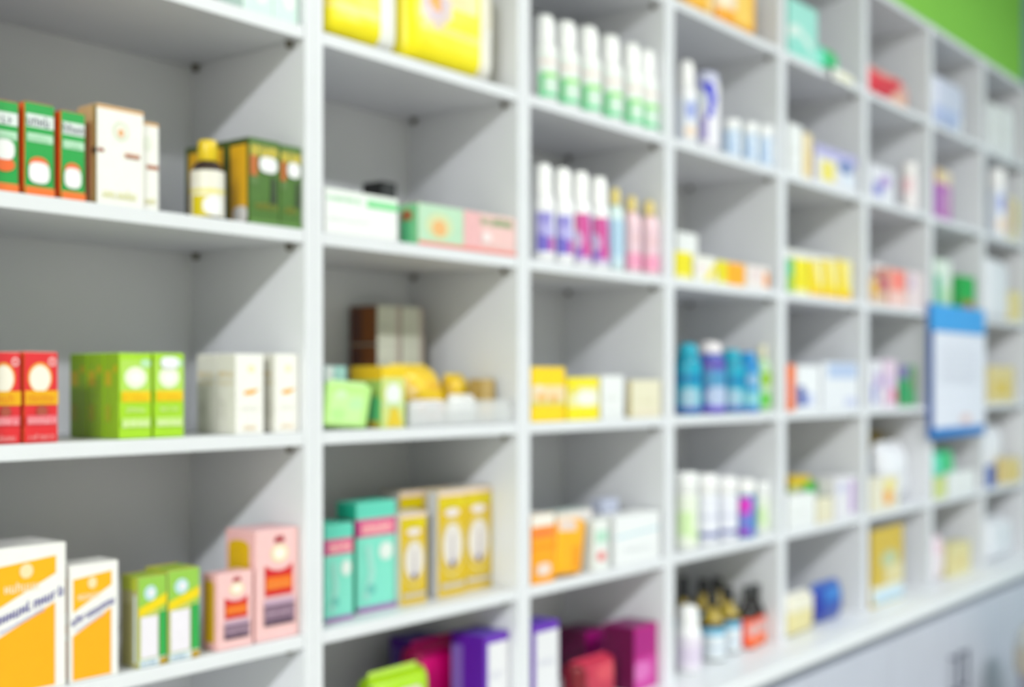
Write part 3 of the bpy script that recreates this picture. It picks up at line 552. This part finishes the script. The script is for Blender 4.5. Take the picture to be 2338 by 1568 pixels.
box('medicine_box','long flat pink and mint carton with coral bottom edge','box',None,(0.3669, 0.0266, 1.6902),(0.2753, 0.0451, 0.0735),0,0,'pinkgreen')
box('medicine_box','brown-sided pale carton, bottom of the rear stack nearer the camera','box','tall cartons with brown sides at the rear',(0.3594, 0.2375, 1.3709),(0.063, 0.075, 0.0755),0,0,'brownside')
box('medicine_box','brown-sided pale carton, bottom of the rear stack nearer the second post','box','tall cartons with brown sides at the rear',(0.4256, 0.2375, 1.3709),(0.062, 0.075, 0.0755),0,0,'brownside')
box('medicine_box','brown-sided pale carton, middle of the rear stack nearer the camera','box','tall cartons with brown sides at the rear',(0.3594, 0.2375, 1.4464),(0.063, 0.075, 0.0755),0,0,'brownside')
box('medicine_box','brown-sided pale carton, middle of the rear stack nearer the second post','box','tall cartons with brown sides at the rear',(0.4256, 0.2375, 1.4464),(0.062, 0.075, 0.0755),0,0,'brownside')
box('medicine_box','brown-sided pale carton, top of the rear stack nearer the camera','box','tall cartons with brown sides at the rear',(0.3594, 0.2375, 1.5219),(0.063, 0.075, 0.0755),0,0,'brownside')
box('medicine_box','brown-sided pale carton, top of the rear stack nearer the second post','box','tall cartons with brown sides at the rear',(0.4256, 0.2375, 1.5219),(0.062, 0.075, 0.0755),0,0,'brownside')
box('medicine_box','white and aqua carton leaning behind the light green packet','box',None,(0.0804, 0.07, 1.3709),(0.0482, 0.03, 0.1053),0,0,'whiteaqua')
pouch('sachet_packet','light green flat packet with slanted edge at the front of the shelf','packet',None,(0.0611, 0.017, 1.3709),(0.1052, 0.022, 0.0721),'flat',(0, 4, 0),'lightgreen',0)
box('medicine_box','green and yellow upright carton beside the clear basket','box',None,(0.1688, 0.0439, 1.3709),(0.056, 0.0757, 0.1058),0,0,'greengold')
pouch('yellow_sachet','yellow sachet heaped in the clear basket, uppermost','sachet','yellow sachets in the clear basket',(0.3405, 0.087, 1.3909),(0.1405, 0.05, 0.092),'pillow',(-25, 0, 8),'yellowsachet',0)
pouch('yellow_sachet','yellow sachet slumping over the white paper in the clear basket','sachet','yellow sachets in the clear basket',(0.456, 0.11, 1.3759),(0.0627, 0.05, 0.084),'pillow',(-6, 0, 0),'yellowsachet',0)
box('medicine_box','small brown carton standing in the clear basket near the second post','box',None,(0.4737, 0.0625, 1.3749),(0.0372, 0.035, 0.0802),0,0,'tan')
pouch('paper_packet','white crumpled packet with coral marks in the clear basket','packet',None,(0.2877, 0.039, 1.3749),(0.0938, 0.03, 0.04),'pillow',(0, 0, 0),'whitecoral',0)
pouch('paper_packet','white paper packet at the basket centre, under the yellow sachet','packet',None,(0.3949, 0.048, 1.3749),(0.0782, 0.028, 0.048),'pillow',(0, 0, 0),'whitepaper',0)
basket((0.2112, 0.4974, 0.008, 0.185, 1.3709, 0.042))
box('medicine_box','shorter aqua carton with magenta band beside the first post','box','aqua and magenta cartons',(0.0762, 0.0696, 1.0516),(0.0641, 0.055, 0.1617),0,0,'teal')
box('medicine_box','taller aqua carton with magenta band and dark aqua side','box','aqua and magenta cartons',(0.1842, 0.0866, 1.0516),(0.0965, 0.0496, 0.1894),0,0,'teal')
box('medicine_box','shortest golden carton with white oval, beside the aqua carton','box','golden cartons with white oval',(0.2685, 0.0763, 1.0516),(0.069, 0.05, 0.1643),0,0,'gold')
box('medicine_box','golden carton with white oval, middle one with pale side','box','golden cartons with white oval',(0.3763, 0.0688, 1.0516),(0.0758, 0.0293, 0.1968),0,0,'gold')
box('medicine_box','golden carton with white oval nearest the second post','box','golden cartons with white oval',(0.4634, 0.0881, 1.0516),(0.0833, 0.05, 0.1967),0,0,'gold')
box('medicine_box','golden carton in the rear row behind the shortest one','box','golden cartons with white oval',(0.349, 0.155, 1.0516),(0.0665, 0.05, 0.1929),0,0,'gold')
box('medicine_box','golden carton in the rear row behind the middle one','box','golden cartons with white oval',(0.4215, 0.155, 1.0516),(0.0686, 0.05, 0.1929),0,0,'gold')
box('medicine_box','golden carton in the rear row nearest the second post','box','golden cartons with white oval',(0.4812, 0.155, 1.0516),(0.0478, 0.05, 0.1929),0,0,'gold')
pouch('sachet_packet','pink and white packet at the bottom beside the first post','packet',None,(0.0677, 0.055, 0.7604),(0.0697, 0.05, 0.15),'pillow',(0, 0, 0),'pinkwhite',0)
pouch('plastic_pack','lime green pack at the bottom edge of the picture','pack',None,(0.2446, 0.08, 0.7604),(0.1519, 0.06, 0.17),'block',(0, 0, 0),'limepack',0)
pouch('plastic_pack','magenta pack behind the lime green pack','pack',None,(0.4303, 0.15, 0.7604),(0.1496, 0.06, 0.185),'block',(0, 0, 0),'magentapack',0)
box('medicine_box','purple carton with white front panel beside the second post','box','purple cartons',(0.4679, 0.0617, 0.7604),(0.0744, 0.0833, 0.21),0,0,'purple')
box('medicine_box','dark purple carton deep in the bottom bay','box','purple cartons',(0.4648, 0.23, 0.7604),(0.0806, 0.06, 0.1801),0,0,'purple')
bottle('lotion_bottle','first white bottle with green label, against the second post','bottle','white bottles with green labels',(0.6354, 0.0334, 2.0109),(0.0274, 0.1771),'tall',-5,'whitegreenb')
bottle('lotion_bottle','second white bottle with green label in the row of six','bottle','white bottles with green labels',(0.7114, 0.0359, 2.0109),(0.0299, 0.1825),'tall',-5,'whitegreenb')
bottle('lotion_bottle','third white bottle with green label in the row of six','bottle','white bottles with green labels',(0.7918, 0.0367, 2.0109),(0.0307, 0.1899),'tall',-5,'whitegreenb')
bottle('lotion_bottle','fourth white bottle with green label in the row of six','bottle','white bottles with green labels',(0.8749, 0.0365, 2.0109),(0.0305, 0.1896),'tall',-5,'whitegreenb')
bottle('lotion_bottle','fifth white bottle with green label in the row of six','bottle','white bottles with green labels',(0.9585, 0.0362, 2.0109),(0.0302, 0.1903),'tall',-5,'whitegreenb')
bottle('lotion_bottle','last white bottle with green label, touching the third post','bottle','white bottles with green labels',(1.0198, 0.0349, 2.0109),(0.0289, 0.1887),'tall',-5,'whitegreenb')
bottle('lotion_bottle','white bottle with violet label against the second post','bottle','white bottles with violet and pink labels',(0.627, 0.0316, 1.6902),(0.0256, 0.1973),'tall',-30,'whiteviolet')
bottle('lotion_bottle','white bottle with violet label, second from the post','bottle','white bottles with violet and pink labels',(0.6938, 0.0321, 1.6902),(0.0261, 0.1976),'tall',-30,'whiteviolet')
bottle('lotion_bottle','white bottle with pink and violet label, third in its row','bottle','white bottles with violet and pink labels',(0.7574, 0.0317, 1.6902),(0.0257, 0.1989),'tall',-30,'whitepink')
bottle('lotion_bottle','white bottle with pink and violet label beside the pale blue bottle','bottle','white bottles with violet and pink labels',(0.8248, 0.0322, 1.6902),(0.0262, 0.1967),'tall',-30,'whitepink')
bottle('baby_bottle','pale blue bottle with yellow cap between white and pink bottles','bottle',None,(0.8831, 0.026, 1.6902),(0.02, 0.1788),'round',-20,'bluebottle')
bottle('baby_bottle','pink bottle with yellow cap beside the pale blue bottle','bottle','pink bottles with yellow caps',(0.9516, 0.0284, 1.6902),(0.0224, 0.17),'round',-20,'pinkbottle')
bottle('baby_bottle','pink bottle with yellow cap touching the third post','bottle','pink bottles with yellow caps',(1.0255, 0.0288, 1.6902),(0.0228, 0.1688),'round',-20,'pinkbottle')
box('medicine_box','taller yellow carton with cream band beside the second post','box','yellow cartons in the third bay',(0.6108, 0.034, 1.3709),(0.1126, 0.06, 0.1082),0,0,'yellowcream')
box('medicine_box','lower yellow carton with white oval beside the white carton','box','yellow cartons in the third bay',(0.7331, 0.034, 1.3709),(0.1137, 0.06, 0.088),0,0,'yellowwhite')
box('medicine_box','plain white carton between yellow and cream cartons','box',None,(0.8449, 0.031, 1.3709),(0.0845, 0.05, 0.0921),0,0,'whiteplain')
box('medicine_box','cream carton with darker side touching the third post','box',None,(0.9789, 0.0128, 1.3709),(0.1205, 0.0136, 0.083),0,0,'creambox')
box('medicine_box','orange carton with white top and round sticker','box','orange cartons',(0.5955, 0.031, 1.0516),(0.0767, 0.05, 0.1362),0,0,'orange')
pouch('sachet_packet','orange packet leaning beside the orange carton','packet','orange cartons',(0.6862, 0.019, 1.0516),(0.0982, 0.03, 0.1137),'flat',(0, 4, 0),'orangepack',0)
box('medicine_box','white carton with red lettering behind the orange packet','box',None,(0.7951, 0.095, 1.0516),(0.1295, 0.05, 0.1226),0,0,'whitered')
box('medicine_box','slim white carton with green and red marks','box',None,(0.8043, 0.0305, 1.0516),(0.056, 0.045, 0.1063),0,0,'greenred')
box('medicine_box','pale grey-blue carton standing behind the slim carton','box',None,(0.9381, 0.09, 1.0516),(0.0668, 0.03, 0.1368),0,0,'greyblue')
box('medicine_box','wide white carton with pale blue line touching the third post','box',None,(0.9441, 0.036, 1.0516),(0.1825, 0.06, 0.1072),0,0,'whiteblue')
box('medicine_box','purple carton with white front in the third bay bottom row','box','purple cartons',(0.6117, 0.042, 0.7604),(0.0906, 0.06, 0.2092),0,0,'purple')
box('medicine_box','large magenta carton with dark side at the third post','box','magenta cartons',(1.0004, 0.0615, 0.7604),(0.0966, 0.083, 0.1442),0,0,'magenta')
box('medicine_box','magenta carton lying deeper beside the large one','box','magenta cartons',(1.0086, 0.2, 0.7604),(0.0801, 0.08, 0.1149),0,0,'magenta')
pouch('plastic_pack','red pack in front of the magenta cartons','pack',None,(0.825, 0.055, 0.7604),(0.1561, 0.05, 0.0929),'block',(0, 0, 0),'redpack',0)
pouch('plastic_pack','yellow-orange bag on the topmost shelf, nearer the third post','pack','orange bags on the top shelf',(1.2477, 0.058, 2.3316),(0.127, 0.1, 0.1115),'block',(0, 0, 0),'orangebag',0)
pouch('plastic_pack','orange bag with cream band on the topmost shelf, nearer the fourth post','pack','orange bags on the top shelf',(1.4312, 0.058, 2.3316),(0.2048, 0.1, 0.1396),'block',(0, 0, 0),'orangebag2',0)
bottle('lotion_bottle','white bottle with pale blue mark beside the third post','bottle',None,(1.1967, 0.0331, 2.0109),(0.0271, 0.1993),'tall',-20,'whiteblueb')
bottle('lotion_bottle','white bottle with a bright blue curved label','bottle',None,(1.3065, 0.0393, 2.0109),(0.0333, 0.1969),'tube',-10,'bluearc')
bottle('cream_jar','pale blue and white jar next to the blue-labelled bottle','jar','white and pale blue jars',(1.417, 0.0314, 2.0109),(0.0254, 0.0962),'jar',-20,'blueJar')
bottle('cream_jar','pale blue and white jar, middle of three','jar','white and pale blue jars',(1.5123, 0.032, 2.0109),(0.026, 0.1031),'jar',-20,'blueJar')
bottle('cream_jar','pale blue and white jar at the fourth post','jar','white and pale blue jars',(1.5978, 0.0326, 2.0109),(0.0266, 0.1095),'jar',-20,'blueJar')
box('medicine_box','white carton standing behind the yellow one by the third post','box',None,(1.2509, 0.085, 1.6902),(0.0984, 0.05, 0.1216),0,0,'whiteplain')
box('medicine_box','small bright yellow carton by the third post','box',None,(1.1402, 0.029, 1.6902),(0.074, 0.05, 0.0625),0,0,'yellowflat')
box('medicine_box','low white carton with yellow swirl','box',None,(1.2423, 0.029, 1.6902),(0.1057, 0.05, 0.0594),0,0,'whiteyellow')
box('medicine_box','low yellow carton next to the orange one','box',None,(1.326, 0.029, 1.6902),(0.0442, 0.05, 0.0559),0,0,'yellowflat')
box('medicine_box','low carton with bright orange front','box',None,(1.3972, 0.029, 1.6902),(0.0848, 0.05, 0.0555),0,0,'orangeflat')
box('medicine_box','low white carton with orange end at the fourth post','box',None,(1.5121, 0.029, 1.6902),(0.1262, 0.05, 0.0561),0,0,'whiteorange')
bottle('shampoo_bottle','deep aqua bottle against the third post','bottle','blue toiletry bottles',(1.2163, 0.0385, 1.3709),(0.0325, 0.1714),'squat',-20,'aquab')
bottle('shampoo_bottle','violet and blue bottle with domed white cap','bottle','blue toiletry bottles',(1.3344, 0.0439, 1.3709),(0.0379, 0.1787),'squat',-20,'violetb')
bottle('shampoo_bottle','aqua bottle right of the domed white cap','bottle','blue toiletry bottles',(1.4362, 0.0404, 1.3709),(0.0344, 0.1613),'squat',-20,'aquab')
bottle('shampoo_bottle','bright blue bottle with white label near the green bottle','bottle','blue toiletry bottles',(1.5266, 0.0406, 1.3709),(0.0306, 0.1563),'squat',-20,'blueb')
bottle('shampoo_bottle','green and white bottle with cream cap at the fourth post','bottle',None,(1.5827, 0.0278, 1.3709),(0.0218, 0.1756),'round',-20,'greenb')
bottle('pill_jar','white jar with lime edge against the third post','jar','white jars with blue base band',(1.2079, 0.0456, 1.0516),(0.0356, 0.1827),'jar',-20,'whitelime')
bottle('pill_jar','white jar with dark blue base band, second from the post','jar','white jars with blue base band',(1.3065, 0.0465, 1.0516),(0.0365, 0.1727),'jar',-20,'whitenavy')
bottle('pill_jar','white jar with dark blue base band, beside the magenta tub','jar','white jars with blue base band',(1.4058, 0.0475, 1.0516),(0.0375, 0.1602),'jar',-20,'whitenavy')
bottle('pill_jar','magenta and blue jar with white lid','jar',None,(1.5059, 0.0436, 1.0516),(0.0316, 0.1476),'jar',-20,'magblue')
bottle('pill_jar','pale white and lime jar near the fourth post','jar',None,(1.6012, 0.0431, 1.0516),(0.0231, 0.1347),'jar',-20,'whitelime')
bottle('lotion_bottle','white bottle with lilac label at the front of the counter','bottle',None,(1.2164, 0.0385, 0.7604),(0.0335, 0.1551),'tall',-20,'whitelilac')
bottle('syrup_bottle','dark syrup bottle with gold neck label and blue-white label, front','bottle','dark syrup bottles with gold neck labels',(1.3614, 0.0527, 0.7604),(0.0327, 0.1656),'amber',-20,'syrupblue')
bottle('syrup_bottle','dark syrup bottle with gold neck label beside the red-labelled bottle','bottle','dark syrup bottles with gold neck labels',(1.4633, 0.0637, 0.7604),(0.0337, 0.1643),'amber',-20,'syrupblue')
bottle('syrup_bottle','dark syrup bottle with gold neck label in the rear row','bottle','dark syrup bottles with gold neck labels',(1.5077, 0.1601, 0.7604),(0.0301, 0.1694),'amber',-20,'syrupblue')
bottle('syrup_bottle','dark bottle with red and grey label','bottle','dark bottles with red labels',(1.5324, 0.0462, 0.7604),(0.0262, 0.1593),'amber',-20,'syrupred')
bottle('syrup_bottle','dark bottle with red label at the fourth post','bottle','dark bottles with red labels',(1.5998, 0.0545, 0.7604),(0.0245, 0.1551),'amber',-20,'syrupred')
bottle('syrup_bottle','dark bottle with red label, half hidden in the rear row','bottle','dark bottles with red labels',(1.693, 0.1766, 0.7604),(0.0266, 0.1451),'amber',-20,'syrupred')
box('medicine_box','tall aqua carton with pale diagonal on the topmost shelf','box',None,(1.7838, 0.036, 2.3316),(0.1824, 0.06, 0.1537),0,0,'tealpale')
pouch('plastic_pack','green bag slumped beside the tall aqua carton','bag',None,(1.989, 0.04, 2.3316),(0.1637, 0.06, 0.0764),'pillow',(0, 0, 0),'greenbag',0)
paper_tag((1.9329, 2.0806, 2.3316))
box('medicine_box','tall plain white carton at the fourth post','box',None,(1.7359, 0.036, 2.0109),(0.0865, 0.06, 0.1363),0,0,'whiteplain')
box('medicine_box','thin upright carton with yellow front','box',None,(1.8141, 0.031, 2.0109),(0.0477, 0.05, 0.1237),0,0,'yellowpale')
box('medicine_box','wide carton with violet-blue top and yellow patch','box',None,(2.0073, 0.036, 2.0109),(0.2874, 0.06, 0.106),0,0,'violetyellow')
box('medicine_box','small green carton at the end of the yellow row','box',None,(1.7018, 0.029, 1.6902),(0.0373, 0.05, 0.09),0,0,'greenflat')
box('medicine_box','deep yellow carton first in its row, beside the green one','box','yellow cartons in a row',(1.7698, 0.029, 1.6902),(0.088, 0.05, 0.0957),0,0,'yellowflat')
box('medicine_box','yellow carton with pale streak, second in its row','box','yellow cartons in a row',(1.8668, 0.029, 1.6902),(0.0891, 0.05, 0.0985),0,0,'yellowstreak')
box('medicine_box','yellow carton with pale streak, third in its row','box','yellow cartons in a row',(1.9637, 0.029, 1.6902),(0.0871, 0.05, 0.1061),0,0,'yellowstreak')
box('medicine_box','yellow carton with pale streak, last in its row','box','yellow cartons in a row',(2.062, 0.029, 1.6902),(0.091, 0.05, 0.1137),0,0,'yellowstreak')
box('medicine_box','long white carton behind the row of yellow cartons','box',None,(1.9808, 0.1, 1.6902),(0.4034, 0.05, 0.1333),0,0,'whiteplain')
box('medicine_box','upright orange and red carton at the fourth post','box',None,(1.71, 0.031, 1.3709),(0.0401, 0.05, 0.1261),0,0,'orangered')
box('medicine_box','white carton with navy corner beside the orange one','box',None,(1.8194, 0.031, 1.3709),(0.1462, 0.05, 0.1243),0,0,'whitenavybox')
box('medicine_box','white carton with pale blue top at the fifth post','box',None,(2.037, 0.036, 1.3709),(0.2541, 0.06, 0.1359),0,0,'whitesky')
box('medicine_box','green and yellow carton lying behind white cartons','box',None,(1.97, 0.13, 1.0516),(0.1286, 0.06, 0.1226),0,0,'greengold')
pouch('plastic_pack','small bright green packet over a white carton','packet',None,(2.0006, 0.079, 1.0516),(0.0957, 0.022, 0.1036),'pillow',(0, 0, 0),'greenbright',0)
box('medicine_box','low white carton under the small green packet','box',None,(1.7768, 0.0285, 1.0516),(0.1736, 0.045, 0.0911),0,0,'whiteplain')
box('medicine_box','low cream carton beside the white and lilac one','box',None,(1.9282, 0.0285, 1.0516),(0.1063, 0.045, 0.0678),0,0,'creambox')
box('medicine_box','white carton with lilac end stripe at the fifth post','box',None,(2.0723, 0.0335, 1.0516),(0.1574, 0.055, 0.1217),0,0,'whitelilacbox')
pouch('plastic_pack','cream packet with yellow front on the counter shelf','packet',None,(1.7836, 0.031, 0.7604),(0.1714, 0.05, 0.1067),'block',(0, 0, 0),'creampack',0)
pouch('plastic_pack','shiny blue bag next to the cream packet','bag',None,(2.0102, 0.045, 0.7604),(0.1954, 0.06, 0.1057),'pillow',(0, 0, 0),'bluebag',0)
pouch('plastic_pack','crumpled red and cream bag on the topmost shelf','bag',None,(2.4629, 0.05, 2.3316),(0.3772, 0.08, 0.1024),'pillow',(0, 0, 0),'redbag',0)
box('medicine_box','low white carton with violet corner at the fifth post','box',None,(2.3533, 0.031, 2.0109),(0.1915, 0.05, 0.1048),0,0,'whitevioletbox')
bottle('cream_jar','squat white jar with pink edge','jar',None,(2.6531, 0.037, 2.0109),(0.029, 0.1605),'jar',-20,'whitepinkj')
box('medicine_box','white carton behind the small red and yellow carton','box',None,(2.4562, 0.085, 1.6902),(0.1161, 0.05, 0.1359),0,0,'whiteplain')
box('medicine_box','small red and yellow carton at the fifth post','box',None,(2.3155, 0.024, 1.6902),(0.1258, 0.04, 0.0842),0,0,'redyellow')
box('medicine_box','coral carton with pale lower half','box',None,(2.469, 0.029, 1.6902),(0.1451, 0.05, 0.1159),0,0,'coral')
box('medicine_box','low pale pink carton at the sixth post','box',None,(2.6281, 0.029, 1.6902),(0.1426, 0.05, 0.1191),0,0,'palepink')
box('medicine_box','white carton with violet patches at the fifth post','box',None,(2.3027, 0.031, 1.3709),(0.0903, 0.05, 0.143),0,0,'whitevioletbox')
box('medicine_box','pale pink carton with red corner beside the green one','box',None,(2.4167, 0.031, 1.3709),(0.1092, 0.05, 0.1472),0,0,'pinklilac')
box('medicine_box','dark green carton with violet top at the sixth post','box',None,(2.5653, 0.031, 1.3709),(0.1506, 0.05, 0.1322),0,0,'greenviolet')
box('medicine_box','mustard carton standing at the rear by the fifth post','box',None,(2.6614, 0.19, 1.0516),(0.1556, 0.06, 0.2275),0,0,'mustard')
pouch('plastic_pack','bulging pale white bag at the sixth post','bag',None,(2.6154, 0.095, 1.0516),(0.2476, 0.1, 0.1931),'pillow',(0, 0, 0),'whitebag',0)
box('medicine_box','cream carton with an orange spot','box',None,(2.3617, 0.022, 1.0516),(0.228, 0.04, 0.1037),0,0,'orangespot')
box('medicine_box','tall mustard carton with white and blue base','box',None,(2.389, 0.0081, 0.7604),(0.2591, 0.0083, 0.2369),0,0,'mustardtall')
pouch('plastic_pack','pale blue and white bag on the topmost shelf','bag',None,(3.0007, 0.06, 2.3316),(0.3179, 0.1, 0.183),'block',(0, 0, 0),'bluewhite',0)
box('medicine_box','purple carton with yellow top at the sixth post','box',None,(2.9007, 0.031, 2.0109),(0.158, 0.05, 0.1686),0,0,'purpleyellow')
box('medicine_box','white carton with green end at the sixth post','box',None,(2.9007, 0.031, 1.6902),(0.158, 0.05, 0.1797),0,0,'greenwhite')
box('medicine_box','green carton with red lower part beside a white one','box',None,(3.1533, 0.031, 1.6902),(0.1635, 0.05, 0.1401),0,0,'greenred2')
pouch('plastic_pack','green bag below the hanging document holder','bag',None,(3.0169, 0.06, 1.0516),(0.2358, 0.06, 0.159),'pillow',(0, 0, 0),'greenbag',0)
box('medicine_box','low pale lime carton under the green bag','box',None,(2.8623, 0.0145, 1.0516),(0.104, 0.025, 0.0718),0,0,'limepale')
box('medicine_box','low pale carton beside the lime one','box',None,(3.0817, 0.0145, 1.0516),(0.2815, 0.025, 0.079),0,0,'whiteplain')
pouch('sachet_packet','white and pink packet resting against a yellow one','packet',None,(2.9148, 0.045, 0.7604),(0.1404, 0.05, 0.1443),'pillow',(0, 0, 0),'pinkwhite2',0)
box('medicine_box','pale yellow carton lying on the counter shelf','box',None,(3.1163, 0.05, 0.7604),(0.2264, 0.06, 0.1097),0,0,'yellowpalebox')
box('medicine_box','tall white carton on the topmost shelf, far end, nearer the post','box','white cartons at the far end',(3.462, 0.036, 2.3316),(0.1283, 0.06, 0.1741),0,0,'whiteplain')
box('medicine_box','tall white carton on the topmost shelf, far end, next to the end panel','box','white cartons at the far end',(3.6326, 0.036, 2.3316),(0.147, 0.06, 0.1859),0,0,'whiteplain')
bottle('cream_jar','white jar with round lid and blue label at the far end','jar',None,(3.5965, 0.0437, 2.0109),(0.0377, 0.2683),'jar',-20,'whiteblueb')
box('medicine_box','pale yellow and rose carton at the far end','box',None,(3.706, 0.031, 2.0109),(0.1408, 0.05, 0.1683),0,0,'yellowrose')
pouch('plastic_pack','white paper bag on the far end shelf','bag',None,(3.5763, 0.06, 1.6902),(0.2869, 0.08, 0.2353),'block',(0, 0, 0),'whitebag',0)
box('medicine_box','pale yellow carton beside the far white paper bag','box',None,(3.7727, 0.031, 1.6902),(0.103, 0.05, 0.1201),0,0,'yellowpalebox')
box('medicine_box','soft yellow carton at the far end of the row','box',None,(3.5578, 0.036, 1.3709),(0.3199, 0.06, 0.1385),0,0,'yellowsoft')
pouch('plastic_pack','white bag slumped at the far end','bag',None,(3.6917, 0.1, 1.0516),(0.2367, 0.08, 0.2206),'pillow',(0, 0, 0),'whitebag',0)
box('medicine_box','tiny blue carton in front of the far white bag','box',None,(3.4258, 0.015, 1.0516),(0.0793, 0.022, 0.0824),0,0,'bluebox')
box('medicine_box','soft yellow carton next to the far end panel','box',None,(3.7245, 0.031, 1.0516),(0.1515, 0.05, 0.0958),0,0,'yellowsoft')
pouch('plastic_pack','white bag on the counter shelf at the far end','bag',None,(3.6213, 0.07, 0.7604),(0.3135, 0.1, 0.1481),'block',(0, 0, 0),'whitebag',0)
bottle('syrup_bottle','dark syrup bottle with gold neck label behind the white bottle','bottle','dark syrup bottles with gold neck labels',(1.3461, 0.1265, 0.7604),(0.0265, 0.1842),'amber',-20,'syrupblue')
bottle('syrup_bottle','dark syrup bottle with gold neck label, middle of the rear row','bottle','dark syrup bottles with gold neck labels',(1.5959, 0.1684, 0.7604),(0.0284, 0.1613),'amber',-20,'syrupblue')
bottle('syrup_bottle','dark syrup bottle rearmost by the third post','bottle','dark syrup bottles with gold neck labels',(1.5025, 0.218, 0.7604),(0.028, 0.1713),'amber',-20,'syrupdark')
holder((2.7183, 3.2574, 1.7118, 1.261))
bin_((3.09, -0.33))
